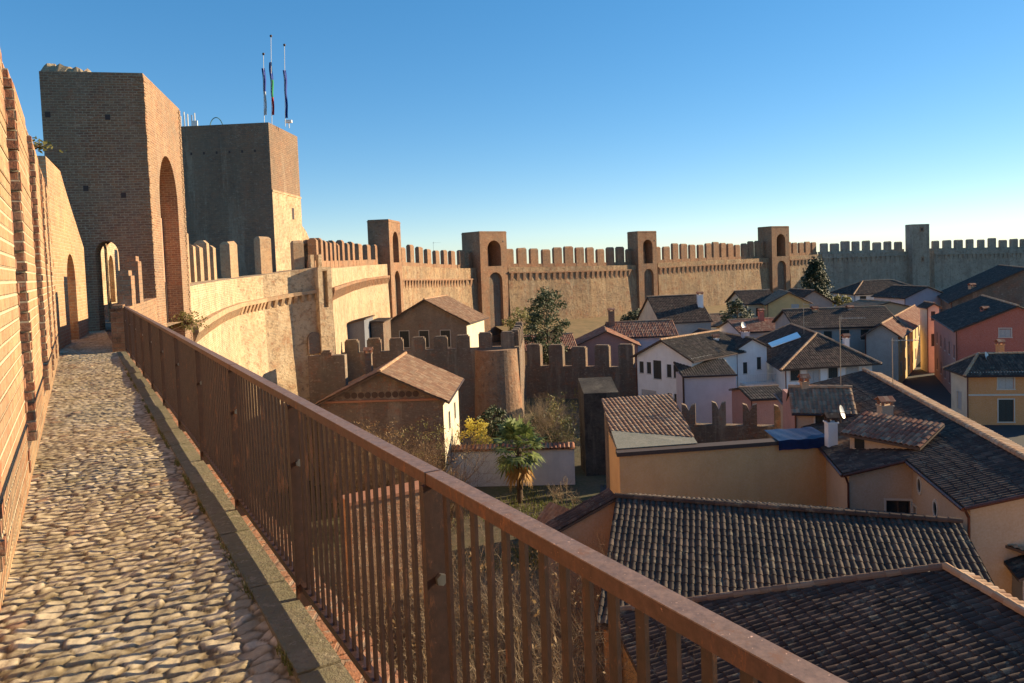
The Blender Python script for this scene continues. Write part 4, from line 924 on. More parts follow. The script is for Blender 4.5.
# O : ochre facade with flat parapet
oO = W(619, 446, 36.5); oO2 = W(831, 446, 38.0); uO, lO = unit(oO, oO2); vO = (.03, .9995); zO = (oO.z + oO2.z) / 2
oh = thing('house', 'wide ochre wall with dark flat roof edge, beside the blue tarpaulin', 'house', (oO.x, oO.y, 0))
mb = MB(); mb.box(oO, uO, vO, 0, lO, 0, .45, 0, zO - .12); mb.box(oO, uO, vO, .01, 4.0, .45, 5.4, 0, zO - .13); mb.build('wall', M['ochre'], oh)
mb = MB(); mb.box(oO, uO, vO, -.12, lO - .01, -.12, .6, zO - .12, zO + .08); mb.build('fascia', M['wood'], oh)
rb = MB(); a0 = P3(oO, uO, vO, 0, 1.0, zO + .15); a1 = P3(oO, uO, vO, 4.3, 1.0, zO + .15); b0 = P3(oO, uO, vO, -.1, 8.2, zO + 1.3); b1 = P3(oO, uO, vO, 4.3, 8.2, zO + 1.3)
slope(rb, [P3(oO, uO, vO, -.1, 3.3, zO + .45), P3(oO, uO, vO, 4.3, 1.6, zO + .156), P3(oO, uO, vO, 4.3, 8.2, zO + 1.298), P3(oO, uO, vO, -.1, 8.2, zO + 1.298)], (uO[0], uO[1], 0), under=1, rowlen=.4); ro = rb.build('roof', [M['tile_brown'], M['soffit']], oh)
mb = MB(); mb.prism([P3(oO, uO, vO, -.05, .5, zO + .1), P3(oO, uO, vO, 4.2, .5, zO + .1), P3(oO, uO, vO, 4.25, 1.65, zO + .12), P3(oO, uO, vO, -.05, 3.35, zO + .4)], (0, 0, .04)); mb.build('felt_roof', plaster('lichen_felt', (.2, .18, .135), (.12, .12, .08), .6, scale=3), oh)
mb = MB(); mb.box(oO, uO, vO, 0.05, 4.2, 5.42, 8.2, 0, zO + .4); mb.build('rear_wall', M['dark_brick'], oh)
tp = MB(); b0 = W(772, 457, 36.9); nx_ = 16
for i in range(nx_):
    for j in range(8):
        f = lambda i, j: P3(oO, uO, vO, lO - 2.95 + 2.75 * i / nx_, -.22 + 2.4 * max(0, j - 3) / 5, zO - .38 + .17 * min(j, 3) + .015 * math.sin(i * 1.3 + j) + .02 * math.sin(i * .5))
        tp.poly([f(i, j), f(i + 1, j), f(i + 1, j + 1), f(i, j + 1)])
tag(tp.build('tarpaulin', M['blue'], smooth=True), 'crumpled dark blue tarpaulin over the edge of the ochre wall', 'tarpaulin')

# N : large house with stepped eaves and sunlit ridge
eN = Vector((0.2, 0.98, 0)).normalized(); uN = Vector((eN.y, -eN.x, 0)); c1 = WZ(843, 474, 6.0); kN = .27
def NN(t, D, dz=0): return c1 + eN * t + uN * D + Vector((0, 0, kN * D + dz))
nh = thing('house', 'big peach house with stepped dark roof, oval windows and sunlit ridge', 'house', (c1.x, c1.y, 0))
kw = dict(period=.23, cs=5, amp=.05, rowlen=.4, step=.015, under=1); DR = 6.0; TB = 20.5
rb = MB()
slope(rb, [NN(0, 0), NN(TB, 0), NN(TB, 2.65), NN(0, 2.65)], eN, **kw)
slope(rb, [NN(-6.4, 2.64), NN(TB, 2.64), NN(TB, DR), NN(-6.4, DR)], eN, **kw)
ro = rb.build('roof', [M['tile_dark'], M['soffit']], nh)
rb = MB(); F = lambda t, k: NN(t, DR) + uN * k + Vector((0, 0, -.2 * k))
slope(rb, [F(TB, 1.1), F(-6.4, 1.1), NN(-6.4, DR), NN(TB, DR)], eN, **kw); rb.build('sunny_slope', [M['tile_ridge_and_sunny'], M['soffit']], ro)  # same roof in paler tiles, the sunlit look is in the colour
cp_ = MB(); ridge(cp_, NN(-6.4, DR, .04), NN(TB, DR, .04), .14, .38); cp_.build('ridge_cap', M['tile_ridge_and_sunny'], ro)
def at0(p, z): return Vector((p.x, p.y, z))
ov = .32
# walls: gable of the main part, side of the wing, gable of the wing, left side, back
def wallpoly(pts, mat, name='wall'):
    b_ = MB(); b_.poly(pts); return b_.build(name, M[mat], nh)
g = lambda t, D: NN(t, D, -.16)
a, b_, = g(ov, ov), g(ov, 2.64 + ov)
fo = (a.x, a.y); fu = (uN.x, uN.y); fn = (eN.x, eN.y); fl_ = 2.64
mb = MB(); facade(mb, fo, fu, fn, fl_, 0, lambda s: a.z + kN * s, [dict(s0=1.55, s1=2.55, z0=3.3, z1=4.75, back=False)], depth=.15); mb.build('wall', M['peach'], nh)
window(nh, fo, fu, fn, 1.55, 2.55, 3.3, 4.75, 'glass')
sd0 = g(ov, 2.64 + ov); sd1 = g(-6.4 + ov, 2.64 + ov)
fo2 = (sd0.x, sd0.y); fu2 = (-eN.x, -eN.y); fn2 = (uN.x, uN.y)
mb = MB(); facade(mb, fo2, fu2, fn2, 6.4, 0, sd0.z, [dict(s0=.12, s1=.5, z0=3.3, z1=4.6)], depth=.15); mb.build('wall', M['peach'], nh); window(nh, fo2, fu2, fn2, .12, .5, 3.3, 4.6, 'glass')
for s_, z_ in ((1.0, 5.75), (2.9, 5.35), (4.9, 4.9), (2.9, 3.6)):
    ob = MB(); pbm = MB(); K = 16
    for k in range(K):
        a0_, a1_ = 2 * math.pi * k / K, 2 * math.pi * (k + 1) / K
        f = lambda r1, r2, aa, d: P3(fo2, fu2, fn2, s_ + r1 * math.cos(aa), d, z_ + r2 * math.sin(aa))
        ob.poly([f(.2, .3, a0_, -.04), f(.2, .3, a1_, -.04), f(.3, .42, a1_, -.04), f(.3, .42, a0_, -.04)][::-1]); ob.poly([f(.3, .42, a0_, -.04), f(.3, .42, a1_, -.04), f(.3, .42, a1_, .01), f(.3, .42, a0_, .01)]); ob.poly([f(.2, .3, a0_, -.04), f(.2, .3, a0_, .01), f(.2, .3, a1_, .01), f(.2, .3, a1_, -.04)])
    pbm.poly([P3(fo2, fu2, fn2, s_ + .2 * math.cos(2 * math.pi * k / K), -.006, z_ + .3 * math.sin(2 * math.pi * k / K)) for k in range(K)])
    w_ = ob.build('oval_window', M['frame'], nh); pbm.build('pane', M['glass'], w_)
wg0 = g(-6.4 + ov, 2.64 + ov); wg1 = g(-6.4 + ov, DR); wg2 = wg1 + uN * 1.0 + Vector((0, 0, -.22))
wallpoly([at0(wg0, 0), at0(wg1, 0), wg1, wg0], 'peach'); wallpoly([at0(wg1, 0), at0(wg2, 0), wg2, wg1], 'peach')
lf0 = g(TB - ov, ov); wallpoly([at0(lf0, 0), at0(a, 0), a, lf0], 'peach')
bk0 = g(TB - ov, DR); wallpoly([at0(bk0, 0), at0(lf0, 0), lf0, bk0], 'peach'); bk2 = bk0 + uN * 1.0 + Vector((0, 0, -.22)); wallpoly([at0(bk2, 0), at0(bk0, 0), bk0, bk2], 'peach')
wallpoly([at0(wg2, 0), at0(bk2, 0), bk2, wg2], 'peach')
gt_ = MB()
for p, q in ((NN(0, -.04, -.08), NN(TB, -.04, -.08)), (NN(-6.4, 2.6, -.1), NN(0, 2.6, -.1)), (NN(0, 0, -.06) - eN * .05, NN(0, 2.6, -.06) - eN * .05), (NN(-6.4, 2.64, -.06) - eN * .05, NN(-6.4, DR, -.06) - eN * .05)): gt_ = MB(); gt_.tube(p, q, .075, n=6); gt_.build('gutter', M['copper'], ro)
dp = MB(); q = NN(.12, .12, -.15); dp.tube((q.x, q.y, q.z), (q.x + .18, q.y + .12, q.z - .4), .05); dp.tube((q.x + .18, q.y + .12, q.z - .4), (q.x + .18, q.y + .12, 0), .05)
dp.build('downpipe', M['copper'], nh); dp = MB(); q = NN(-6.3, 2.7, -.15); dp.tube(q, (q.x + .2, q.y + .1, q.z - .35), .05); dp.tube((q.x + .2, q.y + .1, q.z - .35), (q.x + .2, q.y + .1, 0), .05); dp.build('downpipe', M['copper'], nh)
# dormer, chimneys on N
def onN(x, y):   # point of the roof plane under a pixel
    nrm = Vector((-kN * uN.x, -kN * uN.y, 1)); d = ray(x, y); return EYE + d * ((c1 - EYE).dot(nrm) / d.dot(nrm))
def dormer(xl, xr, yb, hgt, depth_, roof, label=None):
    p0 = onN(xl, yb); p1 = onN(xr, yb); u, l = unit(p0, p1); v = perp(u); zt = p0.z + hgt
    dm = MB(); dm.box(p0, u, v, 0, l, 0, depth_, min(p0.z, p1.z) - .6, zt); d = dm.build('dormer', M['peach'], nh)
    r_ = MB(); slope(r_, [P3(p0, u, v, -.3, -.4, zt), P3(p0, u, v, l + .3, -.4, zt), P3(p0, u, v, l + .3, depth_ * 1.1, zt + .75), P3(p0, u, v, -.3, depth_ * 1.1, zt + .75)], (u[0], u[1], 0), period=.24, cs=6, amp=.07, rowlen=.36, under=1); r_.build('dormer_roof', [M[roof], M['soffit']], d)
    wn = MB(); wn.box(p0, u, v, .25, .75, -.02, .0, p0.z + .1, zt - .2); wn.build('dormer_window', M['glass'], d)
dormer(850, 918, 449, .85, 1.6, 'tile_red')
q = onN(833, 446); chimney(nh, q.x, q.y + .2, q.z - .3, q.z + 1.15, .48, 'white', 'tile_dark')
q = onN(887, 417); chimney(nh, q.x, q.y + .2, q.z - .4, q.z + .55, .6, 'peach', 'tile_red')
# satellite dishes
def dish(p, face, label, r=.4):
    t = thing('satellite_dish', label, 'satellite dish', p); f = Vector(face).normalized(); a = f.orthogonal().normalized(); b = f.cross(a); c = Vector(p) + Vector((0, 0, .55))
    mb = MB()
    for i in range(4):
        for k in range(14):
            g_ = lambda i, k: c + (a * math.cos(2 * math.pi * k / 14) + b * math.sin(2 * math.pi * k / 14)) * (r * i / 4) + f * (.25 * r * (i / 4) ** 2)
            mb.poly([g_(i, k), g_(i + 1, k), g_(i + 1, k + 1), g_(i, k + 1)] if i else [c, g_(1, k), g_(1, k + 1)])
    mb.build('reflector', M['white_metal'], t, smooth=True); mb = MB(); mb.tube(p, c - f * .03, .03); mb.tube(c - f * .02, c + f * r * .9 - Vector((0, 0, r * .3)), .015); mb.build('arm', M['pipe'], t)
q = onN(841, 440); dish((q.x, q.y, q.z + .9), (.8, -.6, .3), 'white satellite dish beside the white chimney of the big peach house', .36)
# turret dormer at the back left of N
tb = W(797, 442, 42.0); tbo = (tb.x, tb.y)
house('turret_house', 'small pinkish annex with little tiled roof at the back of the big peach house', (W(797, 430, 42.5).x, 42.5), (0.96, -.28), 2.9, 3.6, ZZ(800, 409, 42.5), 1.0, axis='u', wall='peach', roof='tile_brown', over=.3, cs=6, rowlen=.36, wins=(('front', 1.3, ZZ(800, 409, 42.5) - .75, .6, .8, 'dark'),), chims=((.6, 1.8, ZZ(800, 383, 44), .4, 'tan'),))
w_ = MB(); a_ = W(783, 420, 47.5); b2_ = W(797, 430, 43.0); u, l = unit(b2_, a_); w_.box(b2_, u, perp(u), 0, l, -.3, 0, 0, ZZ(790, 410, 41)); tag(w_.build('garden_wall', M['pink']), 'pale pinkish wall running back from the ochre wall to the annex', 'wall')

# R : small roof at right edge with sunlit tiles
c_ = WZ(1004, 542, 5.4)
rr_ = thing('outbuilding', 'low shed with dark lean-to roof and sunlit tile patch at the right edge', 'shed', (c_.x, c_.y, 0))
rb = MB(); slope(rb, [WZ(976, 527, 4.7), WZ(1018, 578, 4.7), WZ(1060, 560, 5.2), WZ(1010, 520, 5.2)], (0.2, -.98, 0), under=1); rb.build('roof', [M['tile_grey'], M['soffit']], rr_)
rb = MB(); k0 = WZ(994, 540, 5.3); slope(rb, [k0, k0 + Vector((.9, -2.0, 0)), k0 + Vector((3.4, -1.2, -.35)), k0 + Vector((2.6, 1.0, -.35))], (0.4, -.9, 0), under=1, cs=6); rb.build('sunny_slope', [M['tile_ridge_and_sunny'], M['soffit']], rr_)  # paler tiles give this patch its sunlit look by colour
mb = MB(); k0 = WZ(976, 527, 4.6); k1 = WZ(1018, 578, 4.6); u, l = unit(k0, k1); mb.box(k0, u, perp(u), .2, l - .2, .2, 4, 0, 4.45); mb.build('wall', M['grey'], rr_)

# ------------------------------------------------------------------ middle houses
# G : gabled house with white sunlit side
fl_ = W(321, 403, 50.3); fr_ = W(443, 402, 50); uGh, wG = unit(fl_, fr_)
house('house', 'brick gabled house with brown roof and dazzling white side wall, behind the railing', (fl_.x, fl_.y), uGh, wG, 9.3, 7.1, 2.0, 'v', wall='dark_brick', roof='tile_brown', over=.45, wmats={'right': 'cream'}, rowlen=.45, chims=((1.5, 8.2, 9.3, .5, 'dark_brick'),),
      wins=(('right', 3.0, 4.9, .8, 1.3, 'dark'), ('right', 6.5, 4.9, .8, 1.3, 'dark')))
gG = [o for o in bpy.data.objects if o.name == 'house' or o.name.startswith('house.')][-1]
hb = MB()
for k in range(11):
    f = k / 10; s = wG * (.22 + .56 * f); hb.prism([P3(fl_, uGh, perp(uGh), s + .22 * math.cos(a), -.012, 7.42 + .22 * math.sin(a)) for a in np.linspace(0, 2 * math.pi, 11)[:-1]], (perp(uGh)[0] * .02, perp(uGh)[1] * .02, 0))
hb.build('vent_row', M['pipe'], gG)
cb = MB(); cb.box(fl_, uGh, perp(uGh), 0, wG, -.12, .02, 6.95, 7.09); cb.build('string_course', M['terracotta'], gG)

# inner castle wall with merlons
def crenel(label, p, q, z0, zt, mh, mw, sp, thick=.9, mat='dark_brick', swallow=False, n=None, cat='wall'):
    u, l = unit(p, q); v = perp(u); t = thing('castle_wall', label, cat, (p[0], p[1], z0)); mb = MB(); mb.box(p, u, v, 0, l, 0, thick, z0, zt); mb.build('wall', M[mat], t)
    k = n or max(1, int(l / sp)); 
    for j in range(k):
        s = l * (j + .5) / k; h = mh * rnd.uniform(.88, 1.08); m2 = MB(); P = lambda a, b, z: P3(p, u, v, a, b, z)
        if swallow:
            pts = [P(s - mw / 2, .1, zt - .01), P(s + mw / 2, .1, zt - .01), P(s + mw / 2, .1, zt + h), P(s + mw * .2, .1, zt + h * .93), P(s, .1, zt + h * .6), P(s - mw * .2, .1, zt + h * .93), P(s - mw / 2, .1, zt + h)]
            m2.prism(pts[:2] + [pts[2], pts[3], pts[4], pts[5], pts[6]], (v[0] * (thick - .2), v[1] * (thick - .2), 0))
        else:
            m2.box(p, u, v, s - mw / 2, s + mw / 2, .05, thick - .05, zt - .01, zt + h - .15); m2.box(p, u, v, s - mw / 2 + .1, s + mw / 2 - .12, .12, thick - .12, zt + h - .15, zt + h)
        m2.build('merlon', M[mat], t, org=P(s, 0, zt))
    return t
crenel('dark crenellated castle wall standing behind the brick gabled house', wp(336, 72, 0), wp(516, 72, 0), 0, ZZ(430, 350, 72), 1.4, 1.3, 2.15)
cw_ = [o for o in bpy.data.objects if o.get('label', '').startswith('dark crenellated castle wall')][0]
mb = MB(); bc = wp(493, 72.6, 0); zt_ = ZZ(430, 350, 72) - .15; K = 36
for k in range(K):
    a, b_ = 2 * math.pi * k / K, 2 * math.pi * (k + 1) / K
    P = lambda t, z, r: (bc[0] + r * math.cos(t), bc[1] + r * math.sin(t), z)
    mb.poly([P(a, 0, 2.45), P(b_, 0, 2.45), P(b_, zt_, 2.15), P(a, zt_, 2.15)]); mb.poly([P(a, zt_, 2.15), P(b_, zt_, 2.15), (bc[0], bc[1], zt_)])
mb.build('round_bastion', M['far_brick'], cw_)
crenel('short crenellated castle wall running back from the corner left of the evergreen', (wp(516, 72.0, 0)[0] + .02, 72.1), (wp(518, 84, 0)[0] + .4, 84.5), 0, ZZ(517, 350, 72) - .1, 1.9, 1.3, 2.3, n=4)
crenel('low dark masonry wall at the foot of the bright curving wall', wp(303, 54.6, 0), wp(340, 54.6, 0), 0, ZZ(320, 356, 54.6), .35, .8, 1.6, .8)
crenel('dark ruined crenellated wall right of the castle corner, ending at the white house', wp(519, 88, 0), wp(635, 83, 0), 0, ZZ(580, 366, 86), 2.5, 1.7, 2.6, 1.0)
crenel('dark ruined wall with swallow tailed merlons behind the ochre wall', wp(640, 56, 0), wp(795, 53, 0), 0, ZZ(715, 424, 55), 1.7, 1.0, 2.0, .7, swallow=True)
# stone gabled house D
fl_ = W(387, 322, 100); u_ = (0.975, -0.22); 
house('house', 'dark stone gabled house with sunlit brown roof in front of the red arched tower', (fl_.x, fl_.y), u_, 11.2, 9.0, ZZ(387, 322, 100), 3.0, 'v', wall='rubble', roof='tile_brown', over=.6, wmats={'right': 'cream'},
      wins=(('front', 2.4, 6.4, 1.3, 2.2, 'dark'), ('front', 5.2, 6.4, 1.3, 2.2, 'dark'), ('front', 8.2, 6.4, 1.3, 2.2, 'dark')))
# dark sheds at the foot of the long wall
def shed(label, x0, x1, Y, ytl, ytr, wall, roof='tile_grey', D=5):
    a = W(x0, ytl, Y); b = W(x1, ytr, Y); u, l = unit(a, b); v = perp(u); t = thing('shed', label, 'shed', (a.x, a.y, 0)); mb = MB()
    mb.prism([P3(a, u, v, 0, 0, 0), P3(a, u, v, l, 0, 0), P3(a, u, v, l, 0, b.z), P3(a, u, v, 0, 0, a.z)], (v[0] * D, v[1] * D, 0)); mb.build('wall', M[wall], t)
    rb = MB(); slope(rb, [P3(a, u, v, -.2, D + .2, a.z + .06), P3(a, u, v, -.2, -.2, a.z + .06), P3(a, u, v, l + .2, -.2, b.z + .1), P3(a, u, v, l + .2, D + .2, b.z + .1)], (v[0], v[1], 0), under=1); rb.build('roof', [M[roof], M['soffit']], t); return t
shed('blue grey shed with slanting roof against the long pale wall', 340, 364, 79, 326, 319, 'slate')
shed('narrow dark block between the slanting shed and the stone gabled house', 371, 383, 82, 322, 322, 'dark_brick')

# red roofs behind the ruined wall
house('house', 'red roofed low house behind the ruined crenellated wall', (W(575, 350, 100).x, 100), (0.99, -.1), 8.5, 8, ZZ(590, 345, 100), 1.9, 'v', wall='pink', roof='tile_red')
house('house', 'brick cottage with reddish roof half hidden by the evergreen', (W(528, 350, 96).x, 96), (0.99, .1), 6.2, 7, ZZ(540, 349, 96), 1.5, 'u', wall='dark_brick', roof='tile_red')
house('house', 'low long red roofed house with a chimney left of the white house', (W(612, 335, 104).x, 104), (1, .03), 9, 6, ZZ(640, 335, 104), 1.7, 'u', wall='lilac', roof='tile_red', chims=((.4, 2.5, ZZ(612, 312, 106), .8, 'dark_brick'),))
# E : lit end wall
fl_ = W(661, 321, 110)
house('house', 'house with brown roof and brightly lit cream end wall below the middle tower', (fl_.x, fl_.y), (0.985, .17), 7.9, 10, ZZ(690, 321, 110), 3.6, 'u', wall='grey', roof='tile_dark', wmats={'right': 'cream', 'left': 'cream'}, over=.25)
# F : white house with grey roof
A_ = W(637, 357, 76.5); B_ = W(692, 368, 71.5); uF, lF = unit(A_, B_); vF = perp(uF); zF = 6.2
house('house', 'white house with low grey roof and dark windows right of the ruined wall', (A_.x, A_.y), uF, lF, 9.5, zF, 1.7, 'v', wall='white', roof='tile_grey', over=.45, hip=(0, 0), ratio=.5,
      wins=(('front', .55, 4.85, .55, 1.2, 'dark', False), ('front', 1.5, 4.85, .55, 1.2, 'dark', False), ('front', 2.55, 4.75, 1.0, 1.9, 'dark', False), ('front', 4.0, 4.75, .55, 1.3, 'dark', False), ('front', 4.8, 4.75, .55, 1.3, 'dark', False), ('front', 4.0, 1.8, .55, 1.4, 'dark', False), ('front', 4.8, 1.8, .55, 1.4, 'dark', False), ('front', 1.4, 1.6, 1.9, 1.9, 'pale', False)))
Dp = W(684, 377, 69.5); Ep = W(736, 370, 69.5)
ln = thing('house', 'windowless lilac grey annex with dark sloping roof in front of the white house', 'house', (Dp.x, Dp.y, 0))
u, l = unit(Dp, Ep); v = perp(u); mb = MB(); mb.box(Dp, u, v, 0, l, 0, 4, 0, Dp.z); mb.build('wall', M['lilac'], ln)
rb = MB(); slope(rb, [P3(Dp, u, v, -.2, -.25, Dp.z + .1), P3(Dp, u, v, l, -.25, Dp.z + .1), P3(Dp, u, v, l, 4, Dp.z + 1.1), P3(Dp, u, v, -.2, 4, Dp.z + 1.1)], (u[0], u[1], 0), under=1); rb.build('roof', [M['tile_grey'], M['soffit']], ln)
gb = MB(); gb.tube(P3(Dp, u, v, -.2, -.3, Dp.z + .05), P3(Dp, u, v, l, -.3, Dp.z + .05), .09); gb.tube(P3(Dp, u, v, -.12, -.2, Dp.z), P3(Dp, u, v, -.12, -.2, 0), .09); gb.build('downpipe', M['pipe'], ln)
# white tower-like house between F and H
fa = W(737, 350, 77); 
house('house', 'narrow white house with balcony between the grey roofed and hip roofed houses', (fa.x, fa.y), (0.98, .2), 3.4, 12, ZZ(745, 347, 77), .9, 'v', wall='white', roof='tile_dark', over=.3, chims=((1.8, 1.5, ZZ(755, 333, 78), .7, 'lilac'),),
      wins=(('front', 2.5, 4.6, .5, 1.3, 'dark', False), ('front', .9, 4.2, .5, 1.2, 'dark', False)))
bb = MB(); u, v = (0.98, .2), perp((0.98, .2)); bb.box(fa, u, v, .3, 4.2, -1.3, -.02, 2.5, 2.7); bal = [o for o in bpy.data.objects if o.name.startswith('house')][-1]
bo = bb.build('balcony', M['white'], bal_t := [o for o in bpy.data.objects if o.get('label', '').startswith('narrow white house')][0])
rl = MB()
for k in range(20): rl.box(fa, u, v, .32 + k * .2, .36 + k * .2, -1.3, -1.26, 2.7, 3.6)
rl.box(fa, u, v, .3, 4.2, -1.31, -1.25, 3.6, 3.65); rl.build('balcony_rail', M['white_metal'], bo)
# H : white hipped house
fl_ = W(786, 361, 72); fr_ = W(872, 361, 73.5); uH, lH = unit(fl_, fr_); zH = ZZ(830, 362, 72.5)
hT = house('house', 'white house with brown hipped roof, pale ridge tiles and shuttered windows', (fl_.x, fl_.y), uH, lH, 20, zH, 2.4, 'v', wall='white', roof='tile_dark', over=.75, hip=(4.5, 4), v=(0.14, 0.99),
      wins=(('front', .95, 4.2, 1.0, 1.35, 'dark'), ('front', 2.9, 4.0, 1.3, 1.7, 'pale'), ('front', 5.0, 4.2, 1.0, 1.35, 'dark'), ('front', 7.1, 4.2, 1.3, 1.6, 'pale'), ('front', .95, 1.6, 1.0, 1.5, 'dark'), ('front', 5.0, 1.6, 1.0, 1.5, 'dark')))
sk = MB(); q = [W(768, 345, 80), W(798, 333, 84), W(800, 336, 83), W(772, 350, 79)]
kH = 2.4 / (lH / 2)
def onH(x, y):
    o3 = Vector((fl_.x, fl_.y, zH)); e_ = Vector((0.14, .99, 0)).normalized(); s_ = Vector((e_.y, -e_.x, 0)); nrm = Vector((-kH * s_.x, -kH * s_.y, 1)); d = ray(x, y); return EYE + d * ((o3 - EYE).dot(nrm) / d.dot(nrm)) + Vector((0, 0, .16))
q = [onH(772, 349), onH(801, 339), onH(797, 334), onH(768, 345)]
sk.prism(q, (0, 0, .06)); sk.build('skylight', M['skylight'], hT)
# I : grey house
fl_ = W(797, 327, 93); fr_ = W(899, 325, 92); uI_, lI = unit(fl_, fr_); zI = fl_.z
wi = lambda x: (x - 797) / 102 * lI
house('house', 'grey flat fronted house with a row of dark windows behind the hip roofed house', (fl_.x, fl_.y), uI_, lI, 10, zI, 1.9, 'u', wall='grey', roof='tile_dark', over=.4,
      wins=(('front', wi(828), zI - 1.2, 1.0, 1.1, 'dark', False), ('front', wi(845), zI - 1.2, 1.1, 1.3, 'dark', False), ('front', wi(865), zI - 1.2, 1.0, 1.3, 'dark', False), ('front', wi(883), zI - 1.2, 1.0, 1.3, 'dark', False), ('front', wi(845), zI - 4.4, 1.1, 1.7, 'dark', False), ('front', wi(883), zI - 4.4, 1.0, 1.7, 'dark', False)))
# S : sunlit street row
a_ = W(898, 332, 86); b_ = W(927, 326, 112); uS, lS = unit(a_, b_)
u_ = (uS[1], -uS[0]); fo_ = (a_.x - u_[0] * 3.4, a_.y - u_[1] * 3.4)
house('house', 'yellow street house with sunlit side wall and old red roof in the narrow street', fo_, u_, 3.4, lS, 6.2, 1.2, 'v', wall='grey', roof='tile_red', wmats={'right': 'yellow'}, over=.5,
      wins=tuple(('right', 2.5 + 3.6 * k, z, .9, 1.5, 'dark') for k in range(6) for z in (1.8, 4.6)))
# K : red house
a_ = W(957, 326, 76); b_ = W(934, 318, 93); uK2 = unit(a_, b_)[0]; lK = unit(a_, b_)[1]; uRd = (uK2[1], -uK2[0]); zR = (a_.z + b_.z) / 2
rk = house('house', 'red gabled house with pink street side and a small blue grey window', (a_.x, a_.y), uRd, 10.5, lK, zR, 2.4, 'v', wall='red', roof='tile_grey', wmats={'left': 'pink'}, over=.3,
      wins=(('front', 4.2, zR - .35, 1.0, .85, 'pale'),) + tuple(('left', lK - 2.2 - 3.4 * k, z, .8, 1.4, 'dark', False) for k in range(5) for z in (1.8, 5.0)))
a2_ = W(928, 312, 95)
house('house', 'tall pale cream house end at the far end of the red house', (a2_.x, a2_.y), (0.98, -.2), 1.3, 3, ZZ(932, 306, 95), .4, 'v', wall='cream', roof='tile_grey', over=.3, wins=(('front', .6, ZZ(932, 316, 95), .5, 1.2, 'dark', False), ('front', .6, ZZ(932, 340, 95), .5, 1.6, 'dark', False)))
# L : big roofs behind
c_ = W(952, 301, 118); 
house('house', 'large dark roofed house with pale lit verge rising behind the red house', (c_.x, c_.y), (0.9, -.43), 20, 26, c_.z, 5.0, 'v', wall='dark_brick', roof='tile_grey', over=.5)
# J : white house far
fl_ = W(855, 293, 150); fr_ = W(925, 291, 150); uJ, lJ = unit(fl_, fr_)
house('house', 'long low white house with four small windows in front of the grey wall', (fl_.x, fl_.y), uJ, lJ, 10, fl_.z, 2.2, 'u', wall='white', roof='tile_dark', over=.6, hip=(4, 4),
      wins=tuple(('front', (x - 855) / 70 * lJ, ZZ(x, 299.5, 150), 1.3, 1.4, 'dark', False) for x in (863, 878, 891, 903)))
# yellow houses in the middle distance
fl_ = W(746, 303, 138); house('house', 'pale yellow house with dark flat roof below the conifer tower', (fl_.x, fl_.y), (1, .08), 6, 9, fl_.z, 2.1, 'u', wall='cream', roof='tile_dark', over=.5, wins=(('front', 2.5, fl_.z - 1.8, 1.2, 1.6, 'dark', False),))
fl_ = W(768, 304, 132); house('house', 'yellow gabled house between the pale yellow house and the conifer', (fl_.x, fl_.y), (.98, -.2), 7, 10, ZZ(768, 303, 132), 1.9, 'v', wall='yellow', roof='tile_brown', over=.5, wins=(('front', 4.6, ZZ(785, 308, 132), 1.3, 1.4, 'pale', False),))
fl_ = W(794, 303, 145); house('house', 'grey house with dark roof in the shade of the conifer', (fl_.x, fl_.y), (.99, .1), 8, 9, fl_.z, 2.4, 'v', wall='grey', roof='tile_dark', over=.5, wins=(('front', 3.5, fl_.z - 1.6, 1.2, 1.5, 'dark', False),))
fl_ = W(741, 339, 104); house('house', 'small dark roofed house crowded behind the white balcony house', (fl_.x, fl_.y), (.98, .1), 8, 8, ZZ(745, 331, 104), 1.3, 'u', wall='lilac', roof='tile_red', over=.4, chims=((4.6, 3.4, ZZ(775, 312, 107), .7, 'red'),))
fl_ = W(752, 396, 62); house('house', 'small mauve brick outhouse between the white houses', (fl_.x, fl_.y), (.99, .05), 3.1, 5, ZZ(765, 398, 62), .5, 'u', wall='pink', roof='tile_grey', over=.2)
fl_ = W(862, 318, 120); house('house', 'row of dark tiled sheds behind the grey flat fronted house', (fl_.x, fl_.y), (.99, .1), 9.5, 8, ZZ(880, 309, 120), 1.1, 'v', wall='tan', roof='tile_brown', over=.3)

# M : orange corner house
a_ = W(968, 371, 66); uM = (0.985, -.17); zM = a_.z
wm = lambda x: (x - 968) / 740 * 66 * 1.12
mh = house('house', 'orange corner house with white framed windows and dark roof at the right edge', (a_.x, a_.y), uM, 9, 3.7, zM, 1.3, 'u', wall='orange', roof='tile_grey', over=.5, wmats={'left': 'cream'}, hip=(1.6, 1.6),
      wins=(('front', 3.1, zM - 1.0, 1.3, 1.3, 'pale'), ('front', 3.1, zM - 3.6, 1.25, 2.0, 'dark'), ('front', 6.6, zM - 1.0, 1.3, 1.3, 'pale'), ('front', 6.6, zM - 3.6, 1.25, 2.0, 'dark'), ('left', 1.8, zM - 3, .9, 1.6, 'pale')))
cb = MB(); v = perp(uM); cb.box(a_, uM, v, -.1, 9.1, -.16, -.002, zM - .3, zM - .08); cb.box(a_, uM, v, 0, 9, -.08, -.002, zM - 2.25, zM - 2.1); cb.build('cornice', M['frame'], mh)

